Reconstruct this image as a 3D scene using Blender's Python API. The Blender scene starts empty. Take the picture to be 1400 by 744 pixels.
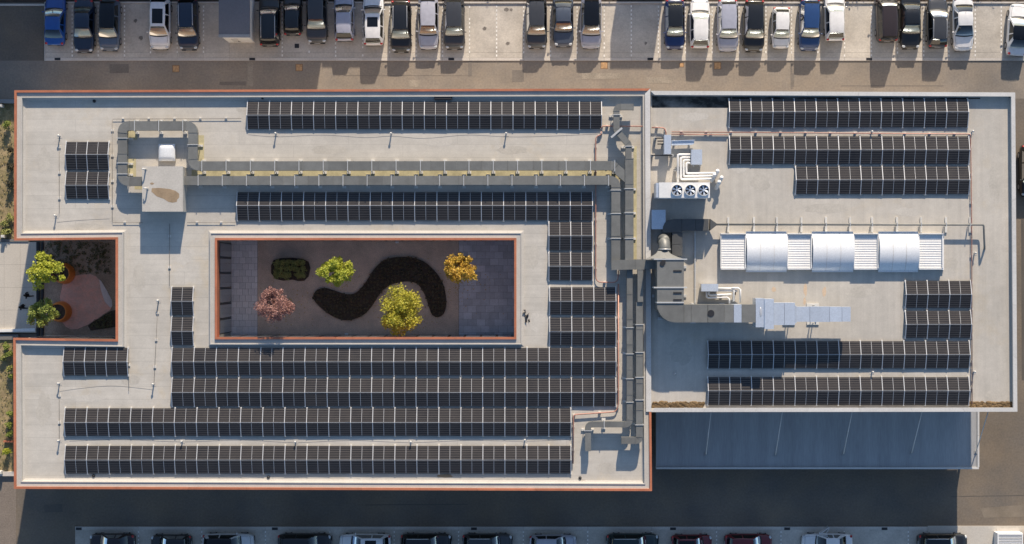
import bpy, math, random
from mathutils import Vector, Matrix
from mathutils.geometry import tessellate_polygon
random.seed(7)
scene = bpy.context.scene
# ------------------------------------------------------------------ camera, sky, sun, exposure
D, F, CX, CY = 126.0, 1950.0, 700.0, 372.0        # camera height (m), focal length and centre (photo pixels)
cam_d = bpy.data.cameras.new('camera'); cam = bpy.data.objects.new('camera', cam_d)
scene.collection.objects.link(cam); scene.camera = cam
cam.location = (0, 0, D); cam.rotation_euler = (0, 0, 0)
cam_d.sensor_width = 36.0; cam_d.lens = 36.0 * F / 1400.0; cam_d.clip_end = 2000.0
SUN_EL, SUN_AZ = math.radians(22.7), math.atan2(0.156, 1.0)
world = bpy.data.worlds.new('World'); scene.world = world; world.use_nodes = True
wn = world.node_tree; bg = wn.nodes['Background']
sky = wn.nodes.new('ShaderNodeTexSky'); sky.sky_type = 'NISHITA'; sky.sun_disc = False
sky.sun_elevation = SUN_EL; sky.sun_rotation = SUN_AZ; sky.air_density = 1.0; sky.dust_density = 0.6; sky.ozone_density = 2.4
wn.links.new(sky.outputs[0], bg.inputs[0]); bg.inputs[1].default_value = 0.105
sun_d = bpy.data.lights.new('sun', 'SUN'); sun = bpy.data.objects.new('sun', sun_d); scene.collection.objects.link(sun)
sun_d.energy = 4.6; sun_d.angle = math.radians(0.5); sun_d.color = (1.0, 0.86, 0.69)
sdir = Vector((math.sin(SUN_AZ) * math.cos(SUN_EL), math.cos(SUN_AZ) * math.cos(SUN_EL), math.sin(SUN_EL)))
sun.rotation_euler = (-sdir).to_track_quat('-Z', 'Y').to_euler(); sun.location = (20, 120, 60)
scene.view_settings.view_transform = 'Standard'; scene.view_settings.look = 'None'
scene.view_settings.exposure = 0.63; scene.view_settings.gamma = 1.0; scene.view_settings.use_curve_mapping = False
scene.render.engine = 'CYCLES'

# ------------------------------------------------------------------ helpers
COL = scene.collection
R = 8.4                      # roof deck height
PT = 8.82                    # parapet top
def U(px, z=0.0): return (px - CX) * (D - z) / F
def V(py, z=0.0): return (CY - py) * (D - z) / F
def P(px, py, z=0.0): return (U(px, z), V(py, z))
def S(n, z=0.0): return n * (D - z) / F
WL = {}                      # world location of every parent while building

class MB:
    def __init__(s): s.v = []; s.f = []; s.m = []
    def face(s, pts, mi=0):
        b = len(s.v); s.v += [tuple(p) for p in pts]; s.f.append(tuple(range(b, b + len(pts)))); s.m.append(mi)
    def box(s, x0, x1, y0, y1, z0, z1, mi=0):
        if x0 > x1: x0, x1 = x1, x0
        if y0 > y1: y0, y1 = y1, y0
        b = len(s.v)
        s.v += [(x0,y0,z0),(x1,y0,z0),(x1,y1,z0),(x0,y1,z0),(x0,y0,z1),(x1,y0,z1),(x1,y1,z1),(x0,y1,z1)]
        for q in ((0,3,2,1),(4,5,6,7),(0,1,5,4),(1,2,6,5),(2,3,7,6),(3,0,4,7)): s.f.append(tuple(b+i for i in q)); s.m.append(mi)
        return s
    def obox(s, a, b, w, z0, z1, mi=0):                      # box along the plan segment a-b
        dx, dy = b[0]-a[0], b[1]-a[1]; l = math.hypot(dx, dy) or 1e-6; nx, ny = -dy/l*w/2, dx/l*w/2
        return s.prism([(a[0]-nx,a[1]-ny),(b[0]-nx,b[1]-ny),(b[0]+nx,b[1]+ny),(a[0]+nx,a[1]+ny)], z0, z1, mi)
    def prism(s, poly, z0, z1, mi=0):
        a = sum(poly[i][0]*poly[(i+1)%len(poly)][1]-poly[(i+1)%len(poly)][0]*poly[i][1] for i in range(len(poly)))
        if a < 0: poly = poly[::-1]
        n = len(poly); b = len(s.v)
        s.v += [(p[0],p[1],z0) for p in poly] + [(p[0],p[1],z1) for p in poly]
        s.f.append(tuple(b+i for i in range(n-1,-1,-1))); s.f.append(tuple(b+n+i for i in range(n))); s.m += [mi, mi]
        for i in range(n):
            j = (i+1) % n; s.f.append((b+i,b+j,b+n+j,b+n+i)); s.m.append(mi)
        return s
    def frustum(s, pa, za, pb, zb, mi=0):                    # two loops with equal counts
        n = len(pa); b = len(s.v)
        s.v += [(p[0],p[1],za) for p in pa] + [(p[0],p[1],zb) for p in pb]
        s.f.append(tuple(b+i for i in range(n-1,-1,-1))); s.f.append(tuple(b+n+i for i in range(n))); s.m += [mi, mi]
        for i in range(n):
            j = (i+1) % n; s.f.append((b+i,b+j,b+n+j,b+n+i)); s.m.append(mi)
        return s
    def cyl(s, x, y, z0, z1, r0, r1=None, n=14, mi=0):
        r1 = r0 if r1 is None else r1
        c = [(math.cos(2*math.pi*i/n), math.sin(2*math.pi*i/n)) for i in range(n)]
        return s.frustum([(x+a*r0,y+b*r0) for a,b in c], z0, [(x+a*r1,y+b*r1) for a,b in c], z1, mi)
    def tube(s, path, r, n=8, mi=0, r1=None):
        path = [Vector(p) for p in path]; rings = []
        for i, p in enumerate(path):
            t = (path[min(i+1,len(path)-1)] - path[max(i-1,0)]).normalized()
            up = Vector((0,0,1)) if abs(t.z) < .9 else Vector((1,0,0))
            a = t.cross(up).normalized(); b = a.cross(t)
            rr = r if r1 is None else r + (r1-r)*i/(len(path)-1)
            base = len(s.v); rings.append(base)
            s.v += [tuple(p + a*math.cos(2*math.pi*k/n)*rr + b*math.sin(2*math.pi*k/n)*rr) for k in range(n)]
        for q in range(len(rings)-1):
            for k in range(n):
                k2 = (k+1) % n; s.f.append((rings[q]+k,rings[q]+k2,rings[q+1]+k2,rings[q+1]+k)); s.m.append(mi)
        s.f.append(tuple(rings[0]+k for k in range(n-1,-1,-1))); s.f.append(tuple(rings[-1]+k for k in range(n))); s.m += [mi, mi]
        return s
    def ellipsoid(s, c, r, nu=10, nv=6, mi=0):
        b = len(s.v)
        for j in range(1, nv):
            t = math.pi*j/nv
            for i in range(nu):
                a = 2*math.pi*i/nu; s.v.append((c[0]+r[0]*math.sin(t)*math.cos(a), c[1]+r[1]*math.sin(t)*math.sin(a), c[2]+r[2]*math.cos(t)))
        top = len(s.v); s.v.append((c[0],c[1],c[2]+r[2])); bot = len(s.v); s.v.append((c[0],c[1],c[2]-r[2]))
        for j in range(nv-2):
            for i in range(nu):
                k = (i+1) % nu; s.f.append((b+j*nu+i,b+(j+1)*nu+i,b+(j+1)*nu+k,b+j*nu+k)); s.m.append(mi)
        for i in range(nu):
            k = (i+1) % nu; s.f.append((top,b+i,b+k)); s.f.append((bot,b+(nv-2)*nu+k,b+(nv-2)*nu+i)); s.m += [mi, mi]
        return s
    def grid(s, rows, mi=0):                                  # rows: list of equal-length point lists
        b = len(s.v); n = len(rows[0])
        for r in rows: s.v += [tuple(p) for p in r]
        for j in range(len(rows)-1):
            for i in range(n-1):
                s.f.append((b+j*n+i,b+j*n+i+1,b+(j+1)*n+i+1,b+(j+1)*n+i)); s.m.append(mi)
        return s
    def build(s, name, mats, parent=None, smooth=False, origin=None):
        mats = mats if isinstance(mats, (list, tuple)) else [mats]
        if origin is None:
            xs = [v[0] for v in s.v]; ys = [v[1] for v in s.v]; zs = [v[2] for v in s.v]
            origin = ((min(xs)+max(xs))/2, (min(ys)+max(ys))/2, min(zs))
        ox, oy, oz = origin
        me = bpy.data.meshes.new(name); me.from_pydata([(v[0]-ox,v[1]-oy,v[2]-oz) for v in s.v], [], s.f)
        for m in mats: me.materials.append(m)
        if len(mats) > 1: me.polygons.foreach_set('material_index', s.m)
        if smooth: me.polygons.foreach_set('use_smooth', [True]*len(s.f))
        me.update()
        o = bpy.data.objects.new(name, me); COL.objects.link(o); put(o, origin, parent)
        return o
def put(o, wloc, parent=None):
    WL[o.name] = Vector(wloc)
    if parent is not None:
        o.parent = parent; o.location = Vector(wloc) - WL[parent.name]
    else: o.location = wloc
def tag(o, label=None, cat=None, group=None, kind=None):
    if label: o['label'] = label
    if cat: o['category'] = cat
    if group: o['group'] = group
    if kind: o['kind'] = kind
    return o
def thing(name, loc, label, cat, group=None):
    o = bpy.data.objects.new(name, None); COL.objects.link(o); o.empty_display_size = .2
    put(o, loc); return tag(o, label, cat, group)
def inst(name, me, wloc, parent=None, rot=None):              # a further object sharing mesh data
    o = bpy.data.objects.new(name, me); COL.objects.link(o); put(o, wloc, parent)
    if rot: o.rotation_euler = rot
    return o
def offset_poly(poly, d):                                     # positive d moves towards the inside of a CCW polygon
    out = []; n = len(poly)
    for i in range(n):
        a, b, c = Vector(poly[i-1]), Vector(poly[i]), Vector(poly[(i+1)%n])
        e1 = (b-a).normalized(); e2 = (c-b).normalized()
        n1 = Vector((-e1.y, e1.x)); n2 = Vector((-e2.y, e2.x))
        m = (n1+n2); m = m/ (m.dot(n1) or 1e-6)
        out.append((b.x+m.x*d, b.y+m.y*d))
    return out
def fillet(pts, r, seg=6):
    out = [Vector(pts[0])]
    for i in range(1, len(pts)-1):
        p, a, b = Vector(pts[i]), Vector(pts[i-1]), Vector(pts[i+1])
        u, w = (a-p).normalized(), (b-p).normalized()
        ang = math.acos(max(-1, min(1, u.dot(w)))); t = min(r/math.tan(ang/2), (a-p).length*.49, (b-p).length*.49)
        p0, p1 = p+u*t, p+w*t
        for k in range(seg+1):
            s_ = k/seg; out.append(p0*(1-s_)**2 + p*2*s_*(1-s_) + p1*s_**2)
    out.append(Vector(pts[-1])); return out
def ribbon(path, w):                                          # left/right borders of a plan polyline
    L, Rr = [], []; n = len(path)
    for i in range(n):
        a, b, c = path[max(i-1,0)], path[i], path[min(i+1,n-1)]
        t1 = (b-a).normalized() if i > 0 else (c-b).normalized(); t2 = (c-b).normalized() if i < n-1 else t1
        n1 = Vector((-t1.y,t1.x)); n2 = Vector((-t2.y,t2.x)); m = n1+n2; m = m/(m.dot(n1) or 1e-6)
        L.append(b+m*w/2); Rr.append(b-m*w/2)
    return L, Rr

# ------------------------------------------------------------------ materials
def nodes_of(m): m.use_nodes = True; nt = m.node_tree; return nt, nt.nodes['Principled BSDF']
def ramp_mult(nt, fac, lo, hi):
    mr = nt.nodes.new('ShaderNodeMapRange'); mr.inputs[1].default_value = .3; mr.inputs[2].default_value = .7
    mr.inputs[3].default_value = lo; mr.inputs[4].default_value = hi; nt.links.new(fac, mr.inputs[0]); return mr.outputs[0]
def noise(nt, vec, scale, detail=4, rough=.6):
    n = nt.nodes.new('ShaderNodeTexNoise'); n.inputs['Scale'].default_value = scale; n.inputs['Detail'].default_value = detail
    n.inputs['Roughness'].default_value = rough; nt.links.new(vec, n.inputs['Vector']); return n.outputs['Fac']
def mathn(nt, op, a, b):
    n = nt.nodes.new('ShaderNodeMath'); n.operation = op
    for i, x in enumerate((a, b)):
        if x is None: continue
        if hasattr(x, 'links'): nt.links.new(x, n.inputs[i])
        else: n.inputs[i].default_value = x
    return n.outputs[0]
def mixc(nt, fac, a, b, mode='MIX'):
    n = nt.nodes.new('ShaderNodeMix'); n.data_type = 'RGBA'; n.blend_type = mode
    for sock, x in ((n.inputs[0], fac), (n.inputs[6], a), (n.inputs[7], b)):
        if hasattr(x, 'links'): nt.links.new(x, sock)
        elif isinstance(x, (tuple, list)): sock.default_value = (*x[:3], 1)
        else: sock.default_value = x
    return n.outputs[2]
def pos(nt): return nt.nodes.new('ShaderNodeNewGeometry').outputs['Position']
def stretch(nt, vec, sc):
    n = nt.nodes.new('ShaderNodeMapping'); n.inputs['Scale'].default_value = sc; nt.links.new(vec, n.inputs[0]); return n.outputs[0]
MATS = {}
def pm(name, col, rough=.75, metal=0.0, var=.15, s1=.35, s2=9.0, rand=0.0, bump=0.0, grain=.08, aniso=None, tint=None, tintfac=.5):
    if name in MATS: return MATS[name]
    m = bpy.data.materials.new(name); nt, b = nodes_of(m); MATS[name] = m
    p = pos(nt)
    if aniso: p = stretch(nt, p, aniso)
    big = ramp_mult(nt, noise(nt, p, s1, 5), 1-var, 1+var)
    small = ramp_mult(nt, noise(nt, p, s2, 3), 1-grain, 1+grain)
    f = mathn(nt, 'MULTIPLY', big, small)
    if rand:
        oi = nt.nodes.new('ShaderNodeObjectInfo').outputs['Random']
        f = mathn(nt, 'MULTIPLY', f, mathn(nt, 'ADD', mathn(nt, 'MULTIPLY', oi, 2*rand), 1-rand))
    base = col
    if tint:
        tf = mathn(nt, 'MULTIPLY', ramp_mult(nt, noise(nt, p, s1*2.3, 4), 0, 1), tintfac)
        base = mixc(nt, tf, col, tint)
    vm = nt.nodes.new('ShaderNodeVectorMath'); vm.operation = 'SCALE'
    if hasattr(base, 'links'): nt.links.new(base, vm.inputs[0])
    else: vm.inputs[0].default_value = base[:3]
    nt.links.new(f, vm.inputs['Scale']); nt.links.new(vm.outputs[0], b.inputs['Base Color'])
    b.inputs['Roughness'].default_value = rough; b.inputs['Metallic'].default_value = metal
    if bump:
        bn = nt.nodes.new('ShaderNodeBump'); bn.inputs['Strength'].default_value = bump; bn.inputs['Distance'].default_value = .02
        nt.links.new(noise(nt, p, s2*2, 3), bn.inputs['Height']); nt.links.new(bn.outputs[0], b.inputs['Normal'])
    return m
def seamed(name, col, rowh, bw, mort, dark, var=.1, rot=False, stain=(.5,.4,.25), stainfac=.25):
    m = bpy.data.materials.new(name); nt, b = nodes_of(m); MATS[name] = m
    p = pos(nt); q = p
    if rot:
        mp = nt.nodes.new('ShaderNodeMapping'); mp.inputs['Rotation'].default_value = (0,0,math.pi/2); nt.links.new(p, mp.inputs[0]); q = mp.outputs[0]
    br = nt.nodes.new('ShaderNodeTexBrick'); br.inputs['Scale'].default_value = 1; br.inputs['Mortar Size'].default_value = mort
    br.inputs['Brick Width'].default_value = bw; br.inputs['Row Height'].default_value = rowh; br.inputs['Mortar Smooth'].default_value = .3
    br.inputs['Color1'].default_value = (.96,.96,.96,1); br.inputs['Color2'].default_value = (1.03,1.03,1.03,1); br.inputs['Mortar'].default_value = (dark,dark,dark,1)
    wob = noise(nt, p, .5, 2)
    nt.links.new(q, br.inputs['Vector'])
    big = ramp_mult(nt, noise(nt, p, .13, 6, .65), 1-var, 1+var); mid = ramp_mult(nt, noise(nt, p, 1.4, 5, .7), .92, 1.06)
    fine = ramp_mult(nt, noise(nt, p, 14, 3), .94, 1.06)
    streak = ramp_mult(nt, noise(nt, stretch(nt, q, (.15,2.2,1)), 1.0, 5), .93, 1.05)
    f = mathn(nt, 'MULTIPLY', mathn(nt, 'MULTIPLY', big, mid), mathn(nt, 'MULTIPLY', fine, streak))
    sm = nt.nodes.new('ShaderNodeMapRange'); sm.inputs[1].default_value = .56; sm.inputs[2].default_value = .75; nt.links.new(noise(nt, p, .22, 6, .7), sm.inputs[0])
    c = mixc(nt, mathn(nt, 'MULTIPLY', sm.outputs[0], stainfac), col, stain)
    c = mixc(nt, 1.0, c, br.outputs['Color'], 'MULTIPLY')
    vm = nt.nodes.new('ShaderNodeVectorMath'); vm.operation = 'SCALE'; nt.links.new(c, vm.inputs[0]); nt.links.new(f, vm.inputs['Scale'])
    nt.links.new(vm.outputs[0], b.inputs['Base Color']); b.inputs['Roughness'].default_value = .8
    return m
asphalt = pm('asphalt', (.135,.118,.10), .9, var=.16, s1=.12, s2=6, grain=.14, tint=(.195,.152,.108), tintfac=.9)
lotcon = pm('lot_concrete', (.53,.485,.42), .85, var=.14, s1=.3, s2=8, rand=.05, grain=.12, tint=(.38,.345,.30), tintfac=.75)
kerbm = pm('kerb_concrete', (.52,.48,.43), .85, var=.08, rand=.05)
plazam = pm('plaza_concrete', (.50,.465,.41), .85, var=.06, s1=.5)
paint_w = pm('road_paint', (.72,.70,.66), .7, var=.12, s2=20, grain=.2)
roof_l = seamed('roof_membrane', (.505,.472,.418), 1.05, 9.0, .016, .80, .10, stainfac=.55)
roof_r = seamed('roof_membrane_felt', (.495,.46,.405), 1.0, 30.0, .012, .90, .10, rot=True, stainfac=.4)
memb = pm('parapet_membrane', (.465,.44,.40), .75, var=.06, s1=.8)
orange = pm('orange_coping', (.42,.15,.078), .5, var=.14, s1=.9, rand=.12)
greycop = pm('grey_coping', (.56,.55,.53), .55, var=.07, rand=.04)
plaster = pm('wall_plaster', (.50,.43,.36), .85, var=.06)
ductm = pm('duct_sheet', (.18,.182,.172), .5, .2, var=.14, s1=1.2, rand=.12, grain=.05)
galv = pm('galvanised_steel', (.60,.66,.74), .42, .45, var=.06, s1=1.5, rand=.05)
strapm = pm('strap_steel', (.62,.62,.60), .45, .4, var=.05)
whitem = pm('white_metal', (.74,.735,.72), .45, 0, var=.05, rand=.03)
vaultm = pm('vault_sheet', (.70,.72,.74), .25, 0, var=.03, s1=.8)
alum = pm('aluminium', (.66,.66,.66), .4, .5, var=.04)
darkm = pm('dark_metal', (.03,.03,.033), .5, .2, var=.1)
blackr = pm('black_rubber', (.018,.018,.018), .8, var=.1)
copper = pm('copper_pipe', (.42,.22,.17), .5, .2, var=.15, s1=2)
block = pm('concrete_block', (.60,.585,.55), .8, var=.08, rand=.06)
soil = pm('dark_soil', (.065,.047,.034), .95, var=.3, s1=1.5, grain=.3, bump=.6)
gravel = pm('courtyard_gravel', (.58,.45,.35), .95, var=.15, s1=.8, s2=22, grain=.35, bump=.5)
patio_m = pm('patio_paving', (.80,.41,.31), .85, var=.12, s1=.9, grain=.1, tint=(.62,.40,.33), tintfac=.8)
tile_m = pm('slate_tile', (.52,.52,.55), .6, var=.1, s1=1.2, rand=.16)
lighttile = pm('light_tile', (.72,.67,.65), .7, var=.08, rand=.10)
drygrass = pm('dry_grass_soil', (.36,.27,.155), .95, var=.25, s1=.8, s2=12, grain=.3, tint=(.16,.15,.06), tintfac=.8)
canopy_m = pm('canopy_felt', (.345,.35,.355), .85, var=.16, s1=.5, s2=8, aniso=(1.6,.12,1))
rust_m = pm('rust_stain', (.30,.22,.14), .85, var=.2, s1=1.5)
algae = pm('algae_stain', (.46,.41,.25), .85, var=.22, s1=1.2)
clad = pm('orange_planter', (.70,.22,.04), .5, var=.1)
def stain_mat(name, dark, light, lo, hi, sc):
    m = bpy.data.materials.new(name); nt, b = nodes_of(m); MATS[name] = m; p = pos(nt)
    mr = nt.nodes.new('ShaderNodeMapRange'); mr.inputs[1].default_value = lo; mr.inputs[2].default_value = hi
    nt.links.new(noise(nt, stretch(nt, p, (.6,1,1)), sc, 7, .7), mr.inputs[0])
    nt.links.new(mixc(nt, mr.outputs[0], dark, light), b.inputs['Base Color']); b.inputs['Roughness'].default_value = .8; return m
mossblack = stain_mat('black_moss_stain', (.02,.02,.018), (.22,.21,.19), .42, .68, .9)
mossbrown = stain_mat('brown_moss', (.07,.045,.02), (.20,.13,.06), .35, .65, 2.5)
def cell_mat():
    m = bpy.data.materials.new('solar_cells'); nt, b = nodes_of(m); MATS['solar_cells'] = m
    g = nt.nodes.new('ShaderNodeTexCoord').outputs['Generated']; sx = nt.nodes.new('ShaderNodeSeparateXYZ'); nt.links.new(g, sx.inputs[0])
    def lines(sock, n, w):
        fr = mathn(nt, 'FRACT', mathn(nt, 'MULTIPLY', sock, n), None)
        return mathn(nt, 'LESS_THAN', mathn(nt, 'ABSOLUTE', mathn(nt, 'SUBTRACT', fr, .5), None), w)
    ly = lines(sx.outputs[1], 6, .09); lx = lines(sx.outputs[0], 20, .10); bus = lines(sx.outputs[1], 60, .12)
    f = mathn(nt, 'MAXIMUM', mathn(nt, 'MULTIPLY', ly, .75), mathn(nt, 'MULTIPLY', lx, .30)); f = mathn(nt, 'MAXIMUM', f, mathn(nt, 'MULTIPLY', bus, .12))
    oi = nt.nodes.new('ShaderNodeObjectInfo').outputs['Random']
    c0 = mixc(nt, oi, (.006,.0075,.012), (.019,.018,.020))
    dirt = mathn(nt, 'MULTIPLY', ramp_mult(nt, noise(nt, pos(nt), .8, 5), 0, 1), .12)
    c = mixc(nt, f, c0, (.15,.135,.12)); c = mixc(nt, dirt, c, (.12,.105,.09))
    nt.links.new(c, b.inputs['Base Color']); b.inputs['Roughness'].default_value = .22; b.inputs['IOR'].default_value = 1.4
    return m
cells = cell_mat()
framem = pm('module_frame', (.06,.06,.062), .4, .3, var=.03)
def glass(name, tint, refl, rough=.03):
    m = bpy.data.materials.new(name); m.use_nodes = True; nt = m.node_tree; nt.nodes.clear(); MATS[name] = m
    o = nt.nodes.new('ShaderNodeOutputMaterial'); t = nt.nodes.new('ShaderNodeBsdfTransparent'); t.inputs[0].default_value = (*tint, 1)
    gl = nt.nodes.new('ShaderNodeBsdfGlossy'); gl.inputs['Roughness'].default_value = rough; gl.inputs[0].default_value = (.9,.95,1,1)
    fr = nt.nodes.new('ShaderNodeFresnel'); fr.inputs[0].default_value = 1.5
    f = mathn(nt, 'MULTIPLY', mathn(nt, 'ADD', fr.outputs[0], refl), 1.0)
    mx = nt.nodes.new('ShaderNodeMixShader'); nt.links.new(f, mx.inputs[0]); nt.links.new(t.outputs[0], mx.inputs[1]); nt.links.new(gl.outputs[0], mx.inputs[2])
    nt.links.new(mx.outputs[0], o.inputs[0]); return m
ws_glass = glass('windscreen_glass', (.86,.88,.83), .05)
side_glass = glass('side_glass', (.10,.11,.12), .05)
def opaque_glass(name, col, rough=.06):
    m = bpy.data.materials.new(name); nt, b = nodes_of(m); MATS[name] = m
    b.inputs['Base Color'].default_value = (*col,1); b.inputs['Roughness'].default_value = rough; b.inputs['IOR'].default_value = 1.5
    p = pos(nt); bn = nt.nodes.new('ShaderNodeBump'); bn.inputs['Strength'].default_value = .03
    nt.links.new(noise(nt, p, .8, 2), bn.inputs['Height']); nt.links.new(bn.outputs[0], b.inputs['Normal']); return m
win_glass = opaque_glass('window_glass', (.05,.065,.07))
def mirror_glass():
    m = bpy.data.materials.new('solar_control_glass'); nt, b = nodes_of(m); MATS['solar_control_glass'] = m
    b.inputs['Base Color'].default_value = (.42,.44,.44,1); b.inputs['Metallic'].default_value = .85; b.inputs['Roughness'].default_value = .2; return m
win_glass = mirror_glass()
roof_glass = opaque_glass('roof_glass', (.008,.009,.012), .08)
def paint(name, col, rough=.32):
    key = 'paint_' + name
    if key in MATS: return MATS[key]
    m = bpy.data.materials.new(key); nt, b = nodes_of(m); MATS[key] = m
    f = ramp_mult(nt, noise(nt, pos(nt), 3.0, 4), .93, 1.07)
    vm = nt.nodes.new('ShaderNodeVectorMath'); vm.operation = 'SCALE'; vm.inputs[0].default_value = col; nt.links.new(f, vm.inputs['Scale'])
    nt.links.new(vm.outputs[0], b.inputs['Base Color']); b.inputs['Roughness'].default_value = rough
    b.inputs['Coat Weight'].default_value = .6; b.inputs['Coat Roughness'].default_value = .08; return m
def leafm(name, c1, c2, c3=None, tr=.25, sc=1.6):
    m = bpy.data.materials.new(name); nt, b = nodes_of(m); MATS[name] = m
    p = pos(nt); f = ramp_mult(nt, noise(nt, p, sc, 3), 0, 1); f2 = ramp_mult(nt, noise(nt, p, 9, 2), 0, 1)
    c = mixc(nt, f, c1, c2)
    if c3: c = mixc(nt, mathn(nt, 'MULTIPLY', f2, .6), c, c3)
    nt.links.new(c, b.inputs['Base Color']); b.inputs['Roughness'].default_value = .6
    t = nt.nodes.new('ShaderNodeBsdfTranslucent'); nt.links.new(c, t.inputs[0])
    mx = nt.nodes.new('ShaderNodeMixShader'); mx.inputs[0].default_value = tr
    o = nt.nodes['Material Output']; nt.links.new(b.outputs[0], mx.inputs[1]); nt.links.new(t.outputs[0], mx.inputs[2]); nt.links.new(mx.outputs[0], o.inputs[0])
    return m
bark = pm('bark', (.10,.075,.05), .9, var=.2, s1=3)
# ------------------------------------------------------------------ ground, lots, plaza, gardens
def sheet(name, poly, z, mat, thick=.0, kind='structure', parent=None):
    mb = MB(); mb.prism(poly, z-thick if thick else z-.05, z, 0); o = mb.build(name, mat, parent)
    if parent is None: tag(o, kind=kind)
    return o
def rect(x0, x1, y0, y1, z=0): return [P(x0,y1,z), P(x1,y1,z), P(x1,y0,z), P(x0,y0,z)]
g = MB(); g.face([(-400,-400,0),(400,-400,0),(400,400,0),(-400,400,0)])
tag(g.build('ground', asphalt, origin=(0,0,0)), kind='structure')
mb = MB(); mb.face([(*P(-200,135),.004),(*P(1600,135),.004),(*P(1600,83),.004),(*P(62.5,83),.004),(*P(-200,83),.004)]); tag(mb.build('road', pm('north_asphalt',(.215,.187,.158),.9,var=.14,s1=.25,s2=6,grain=.13,tint=(.27,.225,.175),tintfac=.8)), kind='structure')
# north parking lot: one slab per bay, joints recessed over a dark bed
nl = MB(); nl.prism(rect(62.5, 1500, 3, 83), .004, .03); north_lot = tag(nl.build('parking_lot', pm('lot_bed', (.20,.18,.16), .9)), kind='structure')
BAYN = [62.5,99,134.5,170.5,206,242.5,278.5,314,350,386,422.8,459,496,532.8,569,605,642,679,716,752.6,789,826,863,900,937,973.7,1010.4,1047,1082,1118,1154.4,1191,1226.7,1262.6,1297,1333,1368.6,1405,1441,1478]
j = .007
bedm = pm('joint_bed', (.20,.18,.16), .9)
for a, b in zip(BAYN[:-1], BAYN[1:]):
    for y0, y1 in ((5.2, 72.0), (72.0, 79.3)):
        mb = MB(); mb.box(U(a)+j, U(b)-j, V(y1)+j, V(y0)-j, .02, .058); mb.build('concrete_slab', lotcon, north_lot)
    mb = MB(); mb.box(U(a)+j, U(b)-j, V(83.2), V(79.3)-j, .0, .075); mb.build('kerb_stone', kerbm, north_lot)
    mb = MB(); mb.box(U(a)+j, U(b)-j, V(5.2)+j, V(2.8), .0, .16); mb.build('kerb_stone', kerbm, north_lot)
mb = MB(); mb.box(U(61), U(62.5)-j, V(83.2), V(3), 0, .075); mb.build('kerb_stone', kerbm, north_lot)
for x in BAYN[1:-2]:
    if 285 < x < 380: continue
    mb = MB()
    y = 7.0 + random.random()*2
    while y < 75:
        if random.random() > .03: mb.box(U(x)-.055, U(x)+.055, V(y+3.0), V(y), .056, .062)
        y += 5.6
    mb.build('bay_line', paint_w, north_lot)
for x in (79,345,617,889,1188,406):
    mb = MB(); y = 81 if x != 406 else 63
    if x != 406: mb.box(U(x-4), U(x+4), V(y+1.8), V(y-1.6), .07, .082)
    else: mb.box(U(x-3), U(x+3), V(y+3), V(y-3), .056, .066)
    for k in range(5):
        xx = U(x-3+k*1.4); mb.box(xx, xx+.03, V(y+1.4), V(y-1.2), .08, .088)
    mb.build('drain_grate', darkm, north_lot)
for x0, x1 in ((-120,62),):
    mb = MB(); mb.box(U(x0), U(x1), V(8.2), V(5.6), 0, .14); tag(mb.build('kerb', kerbm), kind='structure')
mb = MB(); mb.box(U(-200), U(1600), V(2.7), V(2.7)+7, -.02, .05); tag(mb.build('verge', soil), kind='structure')
manm = pm('manhole_cover', (.42,.25,.12), .7, var=.25, s1=4, grain=.2)
for i, (x, y, lab) in enumerate(((240.5,94,'rusty square manhole cover on the shaded road below the white car with black sunroof'),(409,92.5,'rusty square manhole cover on the shaded road below the small black car'),(826,89.5,'bright orange square manhole cover on sunlit road right of silver car shadow'),(981,90,'orange square manhole cover half under a car shadow on the sunlit road'),(932,89,'narrow orange manhole cover beside the box-shaped shadow on the road'))):
    t = thing('manhole_cover', (*P(x,y),.0), lab, 'manhole cover', 'manhole covers in the north road')
    h = 5 if i != 4 else 3.2
    mb = MB(); mb.box(U(x-h), U(x+h), V(y+h), V(y-h), 0, .006); mb.build('frame', pm('cast_iron',(.2,.13,.08),.7,.3), t)
    h -= .9; mb = MB(); mb.box(U(x-h), U(x+h), V(y+h), V(y-h), 0.004, .012); mb.build('lid', manm, t)
# oil drips and repairs
oil = pm('oil_stain', (.17,.15,.13), .6, var=.25, s1=3, grain=.2); rr = random.Random(21)
for k in range(34):
    x = rr.choice(BAYN[1:-3])+18+rr.uniform(-6,6); y = rr.uniform(12,64); n = 11; r0 = rr.uniform(.10,.32)
    if 285 < x < 365: continue
    X, Y = P(x,y); mb = MB(); mb.prism([(X+r0*rr.uniform(.6,1.2)*math.cos(2*math.pi*q/n), Y+r0*rr.uniform(.6,1.2)*math.sin(2*math.pi*q/n)) for q in range(n)], .0585, .0605); mb.build('oil_stain', oil, north_lot)
road_o = bpy.data.objects['road']; patchm = pm('asphalt_patch', (.165,.145,.125), .9, var=.12, s1=1, grain=.15); palem = pm('worn_asphalt', (.27,.235,.19), .9, var=.2, s1=1.2, grain=.2)
for x0, x1, y0, y1, m_ in ((150,176,88,100,patchm),(300,336,112,117,patchm),(338,346,84,118,palem),(700,716,96,112,patchm),(1081,1083,84,122,patchm),(1083,1086,100,119,patchm),(1150,1290,117,118,patchm),(560,575,110,119,palem),(795,850,100,108,palem),(884,920,106,114,palem),(470,640,103,103.6,patchm),(640,645,84,104,patchm)):
    q = [(x0+rr.uniform(-.6,.6),y0),(x1,y0+rr.uniform(-.6,.6)),(x1+rr.uniform(-.6,.6),y1),(x0,y1+rr.uniform(-.6,.6))]; mb = MB(); pz_ = .0075+.0006*len(road_o.children); mb.prism([P(*c) for c in q], .005, pz_); mb.build('asphalt_patch', m_, road_o)
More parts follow.
